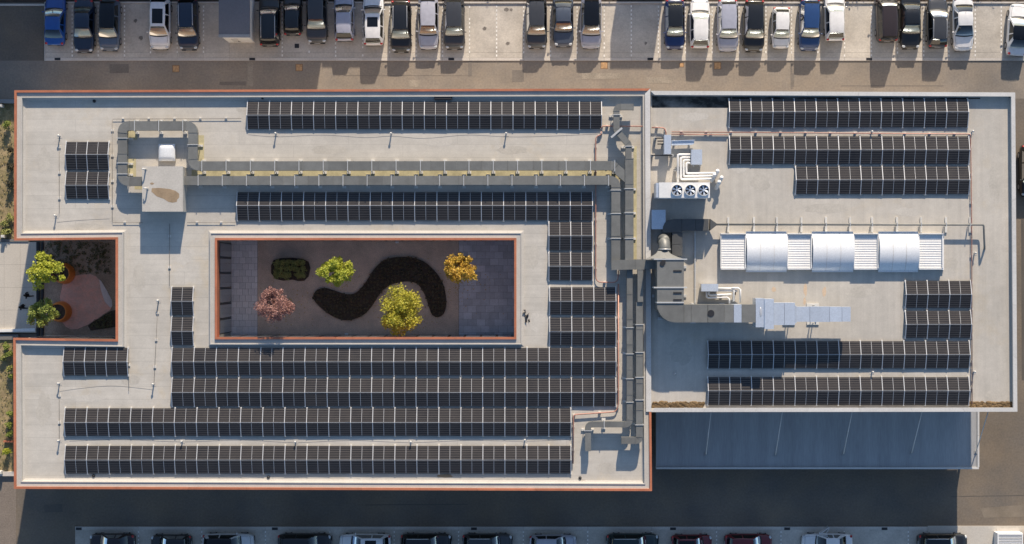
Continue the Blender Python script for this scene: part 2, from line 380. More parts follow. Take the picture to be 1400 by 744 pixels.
gr_o = bpy.data.objects['ground']; patch2 = pm('dark_patch', (.10,.088,.076), .9, var=.12); pale2 = pm('pale_patch', (.20,.165,.125), .9, var=.2, s1=.8)
for pts, m_ in (([(1300,678.5),(1400,677),(1400,677.8),(1300,679.3)],patch2),([(1318,640),(1330,639),(1331,640.5),(1319,642)],pale2),([(1340,695),(1400,690),(1420,706),(1345,708)],pale2),([(500,690),(640,689),(640,690),(500,691)],patch2),([(60,690),(85,689),(86,700),(61,701)],patch2),([(1396,300),(1400,300),(1401,520),(1397,520)],patch2)):
    mb = MB(); mb.prism([P(*c) for c in pts], .001, .0055); mb.build('asphalt_patch', m_, gr_o)
# south parking lot (parallel bays)
nl = MB(); nl.prism(rect(103, 1268, 720, 830), .004, .03); south_lot = tag(nl.build('parking_lot', MATS['lot_bed']), kind='structure')
BAYS = [103,189.5,276,363,451,539,627,715.5,803.5,891,979.5,1067.6,1154,1241.5]
for a, b in zip(BAYS, BAYS[1:]+[1268]):
    mb = MB(); mb.box(U(a)+j, U(b)-j, V(790), V(724)-j, .02, .058); mb.build('concrete_slab', lotcon, south_lot)
    mb = MB(); mb.box(U(a)+j, U(b)-j, V(724), V(720), 0, .075); mb.build('kerb_stone', kerbm, south_lot)
for x in BAYS[1:]:
    mb = MB(); y = 726
    while y < 760: mb.box(U(x)-.05, U(x)+.05, V(y+2.6), V(y), .056, .062); y += 5.4
    mb.build('bay_line', paint_w, south_lot)
for x in (108,376,648,920,1076,1209):
    mb = MB(); mb.box(U(x-4), U(x+4), V(724.6), V(721), .07, .082)
    for k in range(5): mb.box(U(x-3+k*1.4), U(x-3+k*1.4)+.03, V(724.2), V(721.4), .08, .088)
    mb.build('drain_grate', darkm, south_lot)
fc = sheet('forecourt', rect(1268.3, 1500, 719, 830), .07, plazam, .07)
# plaza and west gardens
pl = MB(); pl.prism(rect(-150, 50.3, 331, 456.5), 0, .10); plaza = tag(pl.build('plaza', soil), kind='structure')
for i in range(9):
    x0 = 50.3-(i+1)*22; x1 = 50.3-i*22
    for k in range(4):
        y0 = 331+k*31; y1 = min(y0+31, 455)
        mb = MB(); mb.box(U(x0)+.006, U(x1)-.006, V(y1)+.006, V(y0)-.006, .09, .125); mb.build('paving_slab', plazam, plaza)
w = MB(); w.prism([P(-150,456.5),P(50,453),P(50,448.5),P(-150,459-3)], .0, .35); tag(w.build('plaza_wall', whitem), 'low white wall along the southern edge of the entrance plaza', 'wall')
w = MB(); w.box(U(-150), U(26), V(464.5), V(457.3), 0, .18); tag(w.build('plaza_kerb', pm('dark_concrete',(.17,.165,.16),.9)), 'dark grey concrete strip south of the low white plaza wall', 'kerb')
w = MB(); w.box(U(-150), U(40), V(330.7), V(327), 0, .2); tag(w.build('plaza_kerb', pm('dark_concrete',(.17,.165,.16),.9)), 'grey concrete strip along the northern edge of the entrance plaza', 'kerb')
for i, (x, lab) in enumerate(((52.6,'dark steel channel at the right edge of the plaza paving'),(58.6,'dark steel channel nearest the round planters in the notch'))):
    mb = MB(); mb.box(U(x-1.9+i*.6), U(x+1.9-i*.6), V(459.5), V(331), .0, .16); mb.box(U(x)-.03, U(x)+.03, V(459), V(332), .16, .2)
    tag(mb.build('steel_channel', darkm), lab, 'channel', 'steel channels beside the plaza')
sheet('garden_soil', rect(-150, 95, 142, 327), .045, drygrass); sheet('garden_soil', rect(-150, 95, 464.5, 645), .045, drygrass)
w = MB(); w.box(U(-150), U(40), V(142), V(136.5), 0, .5); tag(w.build('garden_wall', pm('grey_concrete',(.25,.245,.24),.9)), 'grey concrete wall at the north end of the dry garden', 'wall')
w = MB(); w.box(U(-150), U(40), V(650.5), V(644.5), 0, .25); tag(w.build('garden_wall', kerbm), 'pale concrete wall at the south end of the dry garden', 'wall')
sheet('path', rect(-150, 22, 651, 800), .012, pm('brown_pavers',(.20,.165,.135),.9,var=.1,s1=1.0,grain=.2))
# notch floor
sheet('notch_soil', rect(60.3, 175, 320, 475), .03, pm('notch_gravel',(.36,.27,.20),.95,var=.25,s1=.6,s2=14,grain=.3))
sheet('patio', [P(*q,.05) for q in ((86,388),(92,382),(100,377.5),(112,375.5),(124,375),(131,377.5),(137,384),(146,398),(152.5,411),(153.5,418),(150.5,424),(136,434),(120,444),(106,450),(97,450.5),(90,447),(85,440),(84,425),(82,405))], .06, patio_m, .05)
sheet('patio_strip', [P(*q,.07) for q in ((135.5,382),(138,384),(146.5,398),(153,411),(153.4,419),(151,421),(143,412),(138,397))], .07, pm('pale_patio',(.66,.57,.54),.85), .03)
sheet('planting_bed', [P(*q,.05) for q in ((120,445),(152,425),(158,424),(158,447),(124,452))], .09, soil, .08)

# ------------------------------------------------------------------ buildings
LB = [P(20,124,PT), P(19.5,328.5,PT), P(158.5,327,PT), P(158.5,464.5,PT), P(18.5,462.5,PT), P(19.5,668,PT), P(891,671,PT), P(890,563,PT), P(888.5,121.5,PT)]   # counter-clockwise seen from above
HOLE = [P(296.3,328,PT), P(703.5,328,PT), P(703.5,461.5,PT), P(296.3,461.5,PT)]      # clockwise as an inner loop
def ring_faces(mb, A, za, B, zb, mi=0, flip=False):
    n = len(A)
    for i in range(n):
        k = (i+1) % n; q = [(*A[i],za),(*A[k],za),(*B[k],zb),(*B[i],zb)]
        mb.face(q if not flip else q[::-1], mi)
def parapet(mb, loop, sgn):                                   # loop at the facade line, sgn +1: roof lies inside the loop
    o = lambda d: offset_poly(loop, d*sgn)
    prof = [(.13,8.60),(.13,8.70),(.49,8.685),(.50,8.745),(.58,8.745),(.60,8.47),(.76,8.412),(.78,8.38)]
    for (d0,z0),(d1,z1) in zip(prof[:-1], prof[1:]): ring_faces(mb, o(d0), z0, o(d1), z1, 0, sgn < 0)
def coping_edge(loop, i, mat, parent, w=.155, z0=8.69, z1=PT, plen=4.6, name='coping_panel'):
    o, q = offset_poly(loop, -.03), offset_poly(loop, w); k = (i+1) % len(loop)
    oa, ob, ia, ib = Vector(o[i]), Vector(o[k]), Vector(q[i]), Vector(q[k]); L = (ob-oa).length; n = max(1, round(L/plen)); g = .006/L
    for j_ in range(n):
        s0 = j_/n+(g if j_ else 0); s1 = (j_+1)/n-(g if j_ < n-1 else 0)
        mb = MB(); mb.prism([tuple(oa.lerp(ob,s0)), tuple(oa.lerp(ob,s1)), tuple(ia.lerp(ib,s1)), tuple(ia.lerp(ib,s0))], z0, z1); mb.build(name, mat, parent)
office = thing('office_building', (-15,0,0), 'long flat-roofed building with orange roof edging and an inner courtyard', 'building')
# roof deck with courtyard opening
od = offset_poly(LB, .3); hd = offset_poly(HOLE, .3)          # hole is clockwise, so +d also moves away from the opening
loops = [[Vector((*p,0)) for p in od], [Vector((*p,0)) for p in hd]]
tris = tessellate_polygon(loops); allp = [p for l in loops for p in l]
mb = MB(); mb.v = [(p.x,p.y,R) for p in allp]; mb.f = [tuple(t) for t in tris]; mb.m = [0]*len(tris)
for i, f in enumerate(mb.f):
    a, b, c = (Vector(mb.v[k]) for k in f)
    if (b-a).cross(c-a).z < 0: mb.f[i] = f[::-1]
roof_o = mb.build('roof', roof_l, office)
mb = MB(); parapet(mb, LB, 1); mb.build('parapet', memb, office)
mb = MB(); parapet(mb, HOLE, 1); mb.build('parapet', memb, office)
WB = offset_poly(LB, .12); WI = offset_poly(LB, .42)
mb = MB(); ring_faces(mb, WB, -.1, WB, 8.68, 0, False); ring_faces(mb, WI, 8.35, WI, -.1, 0, False); ring_faces(mb, WB, 8.68, WI, 8.35)
mb.build('wall', plaster, office)
HB = offset_poly(HOLE, .10); HI = offset_poly(HOLE, .40)
mb = MB(); ring_faces(mb, HB, 2.2, HB, 8.68, 0); ring_faces(mb, HI, 8.35, HI, 2.2, 0)
mb.build('wall', memb, office)
for i in range(len(LB)):
    a, b = LB[i], LB[(i+1) % len(LB)]
    coping_edge(LB, i, greycop if i == 7 else orange, office, w=.155 if i != 7 else .40, z1=PT if i != 7 else PT-.004)
    if i != 7:
        mb = MB(); a2, b2 = Vector(WB[i]), Vector(WB[(i+1) % len(WB)]); t = (b2-a2).normalized(); nv = Vector((-t.y,t.x))
        mb.prism([tuple(a2-nv*.004), tuple(b2-nv*.004), tuple(b2-nv*.05), tuple(a2-nv*.05)], 7.55, 8.688); mb.build('fascia', orange, office)
for i in range(4):
    coping_edge(HOLE, i, orange, office)
    a2, b2 = Vector(HB[i]), Vector(HB[(i+1) % 4]); t = (b2-a2).normalized(); nv = Vector((-t.y,t.x))
    mb = MB(); mb.prism([tuple(a2-nv*.004), tuple(b2-nv*.004), tuple(b2-nv*.055), tuple(a2-nv*.055)], 7.5, 8.688); mb.build('fascia', orange, office)
def facade(a, b, z0, z1, pitch, parent, out=1, gap=.10):     # a band of glass panes with a frame round each
    a, b = Vector(a), Vector(b); L = (b-a).length; n = max(1, round(L/pitch)); t = (b-a)/L; nv = Vector((-t.y,t.x))*out; w = L/n
    ang = math.atan2(t.y, t.x)
    fr = MB(); fr.box(-w/2+.02, w/2-.02, -.03, .03, 0, z1-z0)
    gm = MB(); gm.box(-w/2+gap, w/2-gap, -.045, .045, gap, z1-z0-gap)
    f0 = g0 = None
    for i in range(n):
        c = a+t*(w*(i+.5))-nv*.035; loc = (c.x, c.y, z0)
        if f0 is None:
            f0 = fr.build('window', darkm, parent, origin=(0,0,0)); put(f0, loc, parent)
            g0 = gm.build('pane', win_glass, f0, origin=(0,0,0)); WL[f0.name] = Vector(loc); g0.location = (0,0,0); f0.rotation_euler = (0,0,ang)
        else:
            f = inst('window', f0.data, loc, parent, (0,0,ang)); p = inst('pane', g0.data, loc, f); p.location = (0,0,0)
for i in range(4):
    a, b = Vector(HB[i]), Vector(HB[(i+1) % 4]); t = (b-a).normalized(); facade(a+t*.25, b-t*.25, 2.5, 7.4, 1.37, office)
for i in (0,1,2,3,4,5,6,8):
    a, b = Vector(WB[i]), Vector(WB[(i+1) % len(WB)]); t = (b-a).normalized(); facade(a+t*.5, b-t*.5, 3.6, 6.6, 2.4, office)
# courtyard ground
CZ = 2.4
def crect(x0,x1,y0,y1,z=CZ): return rect(x0,x1,y0,y1,z)
mb = MB(); a, b = P(280,315,PT), P(720,475,PT); mb.box(a[0], b[0], b[1], a[1], CZ-.3, CZ-.06); tag(mb.build('courtyard_floor', soil), kind='structure'); cfl = bpy.data.objects['courtyard_floor']
mb = MB(); mb.prism(crect(352.3, 627, 326, 470), CZ-.06, CZ); mb.build('gravel_bed', gravel, cfl)
def tiles(x0, x1, y0, y1, nx, ny, mat, stag, z=CZ):
    X0, X1, Y0, Y1 = U(x0,z), U(x1,z), V(y1,z), V(y0,z); w, h = (X1-X0)/nx, (Y1-Y0)/ny; me = None
    for r_ in range(ny):
        off = (r_ % 2)*stag*w
        for c in range(nx + (1 if off else 0)):
            xa = max(X0, X0+c*w-off); xb = min(X1, X0+(c+1)*w-off)
            mb = MB(); mb.box(xa+.006, xb-.006, Y0+r_*h+.006, Y0+(r_+1)*h-.006, z-.06, z+random.uniform(-.004,.004)); mb.build('paving_tile', mat, cfl)
tiles(311, 352.0, 326, 464, 5, 16, lighttile, .5)
tiles(627.3, 712, 326, 464, 7, 15, tile_m, .5)
for x, y in ((543,331.5),(474,457)):
    mb = MB(); mb.box(U(x-2.2,CZ), U(x+2.2,CZ), V(y+1.2,CZ), V(y-1.2,CZ), CZ, CZ+.15); tag(mb.build('wall_lamp', whitem), 'small white ground lamp at the %s wall of the courtyard' % ('north' if y < 400 else 'south'), 'lamp', 'courtyard ground lamps')
# right building: unseen east oversail added, shaped to shift the shadow edge
RB = [P(889.9,124.8,PT), P(889.9,563,PT), P(1390.5,562.5,PT), P(1387.5,127,PT)]
ware = thing('warehouse_building', (25,2,0), 'pale flat-roofed hall with grey parapets joined to the orange-edged building', 'building')
ri = offset_poly(RB, .25); ri = [(RB[0][0]+.02, ri[0][1]), (RB[1][0]+.02, ri[1][1]), ri[2], ri[3]]
mb = MB(); mb.face([(*p,R) for p in ri]); mb.build('roof', roof_r, ware)
mb = MB(); mb.prism([(p[0],p[1]) for p in offset_poly(RB,.12)], 8.0, R-.01); mb.build('roof_slab', plaster, ware)
rw = offset_poly(RB, .14); rw = [rw[0], rw[1], (U(1306), rw[2][1]), (U(1306), rw[3][1])]; rw2 = offset_poly(rw, .3)
mb = MB(); ring_faces(mb, rw, -.1, rw, 7.995); ring_faces(mb, rw2, 7.995, rw2, -.1); mb.build('wall', plaster, ware)
for i in (1,2,3):
    a, b = RB[i], RB[(i+1) % 4]
    coping_edge(RB, i, greycop, ware, w=.30, z0=8.70)
    av, bv = Vector(a), Vector(b); t = (bv-av).normalized(); nv = Vector((-t.y,t.x))
    e = .264 if i == 2 else 0
    mb = MB(); mb.prism([tuple(av+t*e), tuple(bv-t*e), tuple(bv-t*e+nv*.26), tuple(av+t*e+nv*.26)], 7.99, 8.695); mb.build('parapet', memb, ware)
    if i != 1:
        mb = MB(); mb.prism([tuple(av+nv*.262+t*.27), tuple(bv+nv*.262-t*.27), tuple(bv+nv*.36-t*.27), tuple(av+nv*.36+t*.27)], 8.3, 8.43); mb.build('cant_strip', memb, ware)
facade(rw[1], rw[2], 4.2, 7.0, 3.0, ware); facade(rw[3], rw[0], 3.6, 6.8, 3.0, ware); facade(rw[2], rw[3], 3.6, 6.8, 3.0, ware)
# stains lying on the roofs
def stain(poly, z, mat, parent, name='stain'):
    mb = MB(); mb.prism(poly, z-.002, z); return mb.build(name, mat, parent)
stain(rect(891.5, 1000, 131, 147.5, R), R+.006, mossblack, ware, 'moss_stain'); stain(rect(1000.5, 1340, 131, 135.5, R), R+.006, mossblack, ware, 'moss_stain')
stain([P(*q,R) for q in ((262,232.5),(838,232.5),(852,241),(852,248),(838,242),(262,242))], R+.005, algae, office, 'algae_stain')
for q in ((174,188,179,191),(175,186,217,243),(269,279,185,222),(866,870.5,200,357),(184,203,253,259)): stain(rect(*q,R), R+.005, algae, office, 'algae_stain')
def blob(x, y, rx, ry, n=16, z=R, seed=0):
    rr = random.Random(seed*7+int(x)); return [P(x+math.cos(2*math.pi*k/n)*rx*rr.uniform(.75,1.15), y+math.sin(2*math.pi*k/n)*ry*rr.uniform(.75,1.15), z) for k in range(n)]
stain(blob(608,650.5,12,2.6), R+.006, rust_m, office, 'rust_stain'); stain(blob(796,657.5,6,1.4), R+.006, rust_m, office, 'rust_stain')
pond = pm('ponding_mark', (.46,.427,.373), .8, var=.10, s1=.8, s2=7); pond2 = pm('pale_ponding_mark', (.518,.485,.432), .8, var=.08, s1=.8)
rr = random.Random(77)
def mark(x, y, rx, ry, m_, par): stain(blob(x, y, rx, ry, 26, R, int(y)), R+.003+rr.uniform(0,.0008), m_, par, 'ponding_mark')
for x, y, rx, ry, m_ in ((60,220,9,18,pond),(120,310,22,5,pond),(300,190,16,8,pond2),(330,150,7,4,pond),(450,205,26,6,pond),(600,196,18,5,pond2),(700,205,22,6,pond),(190,380,9,20,pond),(250,350,12,12,pond2),(60,560,10,24,pond),(120,545,24,5,pond2),(730,350,8,18,pond),(732,440,7,14,pond2),(830,640,16,7,pond),(180,520,14,7,pond),(300,655,36,2.4,pond),(520,655,30,2.0,pond2),(690,656,20,2,pond),(860,560,5,20,pond)): mark(x, y, rx, ry, m_, office)
for x, y, rx, ry, m_ in ((950,160,20,6,pond2),(1040,250,14,12,pond),(1010,232,10,5,pond2),(1130,285,30,7,pond),(1240,290,22,6,pond2),(1360,250,8,30,pond),(1180,400,22,8,pond),(1300,360,12,8,pond),(930,480,16,20,pond),(1360,540,14,6,pond)): mark(x, y, rx, ry, m_, ware)
orr = pm('orange_rust', (.55,.42,.30), .85, var=.1)
for x, y, a, b in ((1127,399,3,7),(1101,396,2.5,9),(1058,396,3,4),(1100,412,2,5)): stain(blob(x,y,a,b), R+.006, orr, ware, 'rust_stain')
for x0, x1 in ((892,962),(1325,1384)):                           # moss cushions in the south gutter
    rr = random.Random(x0); mb = MB()
    for k in range(int((x1-x0)*3.2)):
        x, y = U(rr.uniform(x0,x1),R), V(rr.uniform(550.2,557.0),R); r_ = rr.uniform(.06,.17); mb.ellipsoid((x,y,R+.01), (r_*1.3,r_,r_*.45), 6, 4)
    tag(mb.build('moss', mossbrown, smooth=True), 'brown moss growing in the roof gutter at the %s end of the hall' % ('west' if x0 < 900 else 'east'), 'moss', 'moss in the south gutter', 'stuff')
# canopy south of the hall
CNZ = 3.0; yw = rw[1][1]-.002
can = thing('loading_canopy', (U(1115,CNZ), V(600,CNZ), 0), 'flat dark loading canopy along the south wall of the hall', 'canopy')
cx0, cx1, cy0 = U(891.5,CNZ)+.35, U(1338,CNZ), V(641,CNZ)
mb = MB(); mb.box(cx0, cx1-.12, cy0+.12, yw, CNZ-.4, CNZ); mb.build('roof_slab', canopy_m, can)
nx = 10
for i in range(nx):
    a = cx0+(cx1-cx0)*i/nx; b = cx0+(cx1-cx0)*(i+1)/nx
    mb = MB(); mb.box(a+.008, b-.008, cy0-.02, cy0+.14, CNZ-.42, CNZ+.10); mb.build('edge_trim', greycop, can)
for i in range(2):
    y0 = cy0+.15+(yw-cy0-.15)*i/2; y1 = cy0+.15+(yw-cy0-.15)*(i+1)/2
    mb = MB(); mb.box(cx1-.13, cx1+.03, y0+.008, y1-.008, CNZ-.42, CNZ+.10); mb.build('edge_trim', greycop, can)
for i in range(6):
    x = cx0+.6+(cx1-cx0-1.2)*i/5; mb = MB(); mb.cyl(x, cy0+.45, 0, CNZ-.4, .11); mb.build('post', strapm, can, smooth=True)
for x, y in ((965,622),(1060,623),(1153,621),(1246,620),(1334,618)):
    X, Y = P(x,y,CNZ); mb = MB(); mb.tube([(X,Y,CNZ+.08),(X,yw+.02,6.55)], .04, 8); rod = mb.build('tie_rod', greycop, can, smooth=True)
    mb = MB(); mb.box(X-.14, X+.14, Y-.14, Y+.14, CNZ, CNZ+.05); mb.box(X-.04, X+.04, Y-.07, Y+.07, CNZ+.05, CNZ+.16); mb.build('anchor_plate', canopy_m, rod)
# transformer kiosk in the lot
t = thing('transformer_kiosk', (*P(330,30),.058), 'small white kiosk with dark grey flat roof standing among the parked cars', 'kiosk')
mb = MB(); mb.box(U(313), U(348.5), V(58.5), V(58.5)+4.6, .058, 2.75); mb.build('wall', whitem, t)
mb = MB(); mb.box(U(299,2.95), U(341.5,2.95), V(50.5,2.95), V(50.5,2.95)+5.0, 2.752, 2.95); rf = mb.build('roof', pm('kiosk_felt',(.17,.17,.18),.85,var=.08), t)
mb = MB(); mb.box(U(299,2.95), U(341.5,2.95), V(50.7,2.95)-.05, V(47,2.95), 2.953, 2.98); mb.build('roof_edge', pm('kiosk_edge',(.32,.32,.31),.7), rf)
mb = MB(); mb.box(U(322), U(331), V(58.5)-.05, V(58.5)-.003, .1, 2.2); dr = mb.build('door', greycop, t)
mb = MB(); mb.box(U(329.6), U(330.4), V(58.5)-.10, V(58.5)-.052, 1.0, 1.25); mb.build('handle', darkm, dr)
# ------------------------------------------------------------------ solar arrays
def solar_row(x0, x1, yt, yr, yb, n, label):
    ze, zr = R+.12, R+.42; zc = R+.26
    X0, X1 = U(x0,zc), U(x1,zc); YT, YR, YB = V(yt,ze), V(yr,zr), V(yb,ze); pw = (X1-X0)/n
    t = thing('solar_array', ((X0+X1)/2, YR, R), label, 'solar panels', 'tent-shaped solar panel rows on the roof')
    for side in (0, 1):
        ya, yb_ = (YT, YR) if side == 0 else (YR, YB)
        run = abs(ya-yb_)-.03; rise = zr-ze; ln = math.hypot(run, rise); ang = math.atan2(rise, run)*(-1 if side == 0 else 1)
        w = pw-.055; mb = MB(); mb.box(-w/2, w/2, -ln/2, ln/2, 0, .035, 0)
        for sx in (-1, 1):
            xa, xb = (-w/2+.014, -.012) if sx < 0 else (.012, w/2-.014)
            mb.face([(xa,-ln/2+.014,.037),(xb,-ln/2+.014,.037),(xb,ln/2-.014,.037),(xa,ln/2-.014,.037)], 1)
        mb.face([(-.012,-ln/2+.014,.0375),(.012,-ln/2+.014,.0375),(.012,ln/2-.014,.0375),(-.012,ln/2-.014,.0375)], 2)
        me = None; rl = MB(); rl.box(-.027, .027, -ln/2-.05, ln/2+.02, -.02, .052); rme = None
        yc = (ya+yb_)/2; zc2 = (ze+zr)/2
        for i in range(n):
            loc = (X0+(i+.5)*pw, yc, zc2); rot = (ang+random.gauss(0,.010), random.gauss(0,.005), 0)
            if me is None: o = mb.build('module', [framem, cells, alum], t, origin=(0,0,0)); me = o.data; put(o, loc, t); o.rotation_euler = rot
            else: inst('module', me, loc, t, rot)
        for i in range(n+1):
            loc = (X0+i*pw, yc, zc2); rot = (ang,0,0)
            if rme is None: o = rl.build('rail', alum, t, origin=(0,0,0)); rme = o.data; put(o, loc, t); o.rotation_euler = rot
            else: inst('rail', rme, loc, t, rot)
    mb = MB(); mb.box(X0-.05, X1+.05, YR-.016, YR+.016, R+.30, zr+.04); mb.build('ridge_rail', alum, t)
    fm = None
    for i in range(n+1):
        for y in (YT-.02, YB+.02, YR):
            h = .13 if y != YR else .30
            loc = (X0+i*pw, y, R)
            if y == YR:
                mb = MB(); mb.box(-.03,.03,-.03,.03,0,.30); o = mb.build('foot', alum, t, origin=(0,0,0)); put(o, loc, t); continue
            if fm is None: mb = MB(); mb.box(-.06,.06,-.10,.10,0,.13); o = mb.build('foot', block, t, origin=(0,0,0)); fm = o.data; put(o, loc, t)
            else: inst('foot', fm, loc, t)
    return t
ROWS = [
 (338,822.5,139,157.5,176.5,16,'long solar row nearest the north parapet of the orange-edged building'),
 (90,148.5,194,211.4,232.3,2,'upper of two short solar rows left of the U-shaped duct'),
 (90,148.5,215.3,253.3-18.2,254,2,''),
 (324,810,263,281.2,301.5,16,'long shaded solar row below the twin ducts and above the courtyard'),
 (750.5,810,303.8,322.5,342.5,2,'upper short two-column solar row right of the courtyard corner'),
 (750.5,810,345.2,364,383.5,2,'lower short two-column solar row right of the courtyard'),
 (751.5,842,392.7,412,430.5,3,'three-column solar row right of the courtyard with a duct shadow on its end'),
 (751.5,842,434,453.7,472.5,3,'three-column solar row touching the long rows below the courtyard corner'),
 (234.5,264,392.7,412,431,1,'upper single-column solar tent left of the courtyard'),
 (234.5,264,433.5,453,472,1,'lower single-column solar tent left of the courtyard'),
 (87,174.5,475.6,494.8,513.5,3,'short three-column solar row alone below the notch'),
 (235,842,475.6,494.8,513.5,20,'long solar row directly below the courtyard with tree shadow on it'),
 (235,842,517.3,536.7,555.5,20,'second long solar row below the courtyard'),
 (88.5,780.5,558.2,577.8,596,23,'longest solar row, above the walkway with white vent pipes'),
 (89,780.5,609.5,629,647.5,23,'long solar row nearest the southern orange parapet'),
 (997,1323.5,135.5,153,174,11,'solar row nearest the north parapet of the hall'),
 (997.5,1325,186.4,205,224.3,11,'second solar row from the north parapet of the hall, below the red pipe'),
 (1088,1325,227.7,246,265.5,8,'eight-column solar row above the long pipe on the hall'),
 (1238.3,1327.5,384,402.6,421,3,'short solar row just below the right end of the barrel skylight'),
 (1238.3,1327.5,425,443.5,462,3,'short solar row directly above the two southern rows of the hall'),
 (968,1325.5,466.5,485,503.7,12,'solar row on the hall shaded at its left end by the silver duct'),
 (968,1325,515.7,534.4,554,12,'solar row nearest the south gutter of the hall')]
for r_ in ROWS:
    if r_[6] == '': r_ = (90,148.5,235,253.3,272,2,'lower of two short solar rows left of the U-shaped duct')
    solar_row(*r_)
# ------------------------------------------------------------------ ducts
def duct(t, pts, wpx, zb, zt, mat=None, r=None, sec=2.1, collar=True, start_end=(0,0)):
    mat = mat or ductm; zt_ = R+zt
    c = [Vector(P(x,y,zt_)) for x, y in pts]; w = S(wpx, zt_); r = w*.75 if r is None else r
    path = fillet(c, r, 6) if len(c) > 2 else c
    # straight legs and bends become separate sections
    i = 0; n = len(path); run = [path[0]]; secs = []
    for k in range(1, n):
        seg = (path[k]-path[k-1]).length
        if seg > w*.6:
            if len(run) > 1: secs.append(run)
            m = max(1, round(seg/sec))
            for q in range(m): secs.append([path[k-1].lerp(path[k], q/m), path[k-1].lerp(path[k], (q+1)/m)])
            run = [path[k]]
        else: run.append(path[k])
    if len(run) > 1: secs.append(run)
    for s_ in secs:
        L, Rr = ribbon(s_, w); dz = random.uniform(-.006,.006)
        mb = MB(); poly = [tuple(p) for p in L]+[tuple(p) for p in Rr[::-1]]
        if len(s_) == 2: mb.prism(poly, R+zb, zt_+dz)
        else:
            for a in range(len(s_)-1): mb.prism([tuple(L[a]),tuple(L[a+1]),tuple(Rr[a+1]),tuple(Rr[a])], R+zb+.002, zt_+dz)
        mb.build('duct_section', mat, t)
        if collar:
            d = (s_[1]-s_[0]).normalized(); nv = Vector((-d.y,d.x)); p = s_[0]; h = w/2+.025
            mb = MB(); mb.prism([tuple(p-d*.025-nv*h),tuple(p+d*.025-nv*h),tuple(p+d*.025+nv*h),tuple(p-d*.025+nv*h)], R+zb-.02, zt_+.02); mb.build('flange', mat, t)
def strap(t, x, y, wpx, zt, horiz, zb=.5, feet=True):          # hanger frame across a duct; horiz: the duct runs left-right
    zt_ = R+zt; X, Y = P(x,y,zt_); h = S(wpx,zt_)/2+.05
    mb = MB(); a, b = (.03, h) if horiz else (h, .03)
    mb.box(X-a, X+a, Y-b, Y+b, zt_+.022, zt_+.055)
    for s_ in (-1, 1):
        cx, cy = (X, Y+s_*h) if horiz else (X+s_*h, Y)
        mb.box(cx-.025, cx+.025, cy-.025, cy+.025, R+.12, zt_+.05)
    o = mb.build('strap', strapm, t)
    for s_ in (-1, 1):
        cx, cy = (X, Y+s_*(h+.04)) if horiz else (X+s_*(h+.04), Y)
        mb = MB(); q = (.16,.12) if horiz else (.18,.09); mb.box(cx-q[0], cx+q[0], cy-q[1], cy+q[1], R, R+.12); mb.build('support_block', block, o)
dn = thing('ventilation_duct', (*P(500,227,R),R), 'long grey roof duct with U-shaped bend at its left end, upper of the twin ducts', 'duct', 'grey rectangular roof ducts')
duct(dn, [(195,248),(167.2,248),(167.2,172),(263.5,172),(263.5,227),(838,226.5),(860,246)], 12.6, .53, .96)
for x in (184,217,250): strap(dn, x, 172, 12.6, .96, True)
for y in (189,223,238): strap(dn, 167.2, y, 12.6, .96, False)
for y in (198,): strap(dn, 263.5, y, 12.6, .96, False)
for k in range(18): strap(dn, 276+k*33.2, 227, 12.6, .96, True)
ds = thing('ventilation_duct', (*P(500,247,R),R), 'long grey roof duct running from the stair box, lower of the twin ducts', 'duct', 'grey rectangular roof ducts')
duct(ds, [(250,247),(842,246.5),(842,356)], 12.2, .5, .94)
for k in range(18): strap(ds, 271+k*33.0, 247, 12.2, .94, True)
for y in (260,292,326): strap(ds, 842, y, 12.2, .94, False)
dv = thing('ventilation_duct', (*P(860,260,R),R), 'grey zigzag roof duct beside the dividing parapet, hooked at its north end', 'duct', 'grey rectangular roof ducts')
duct(dv, [(866,146),(843,146),(843,178),(859.5,197),(859.5,217)], 8.2, .55, 1.05, r=.35)
duct(dv, [(860.5,217),(860.5,356)], 11.4, .55, 1.05)
for y in (258,291,326): strap(dv, 860.5, y, 11.4, 1.05, False)
for y in (157,200): strap(dv, 843 if y < 170 else 859.5, y, 9, 1.05, False)
mb = MB(); a, b = P(835.5,188,R+1.1), P(850.5,175,R+1.1); mb.obox(a, b, .16, R+1.075, R+1.13); mb.build('brace', strapm, dv)
dc = thing('ventilation_duct', (*P(866,362,R),R), 'grey cross duct feeding the large hood over the dividing parapet', 'duct', 'grey rectangular roof ducts')
duct(dc, [(836.5,362.5),(901,361)], 13.5, .5, 1.15)
dl = thing('ventilation_duct', (*P(862,480,R),R), 'grey duct going south along the dividing parapet then turning left to a drop', 'duct', 'grey rectangular roof ducts')
duct(dl, [(861,368),(861,580.5),(804,580.5),(804,617)], 8, .45, .85, r=.4)
for y in (448,484,518,550): strap(dl, 861, y, 8, .85, False)
for x in (826,): strap(dl, x, 580.5, 8, .85, True)
strap(dl, 804, 589, 8, .85, False)
dr_ = thing('ventilation_duct', (*P(874,480,R),R), 'grey duct nearest the dividing parapet ending in a sideways elbow at the south', 'duct', 'grey rectangular roof ducts')
duct(dr_, [(875.5,368.5),(875.5,413)], 7.6, .6, 1.15)
duct(dr_, [(874.3,413.5),(874.3,602.5),(849.5,602.5)], 9.2, .5, 1.0, r=.3)
for y in (444,482,516,547,581): strap(dr_, 874.3, y, 9.2, 1.0, False)
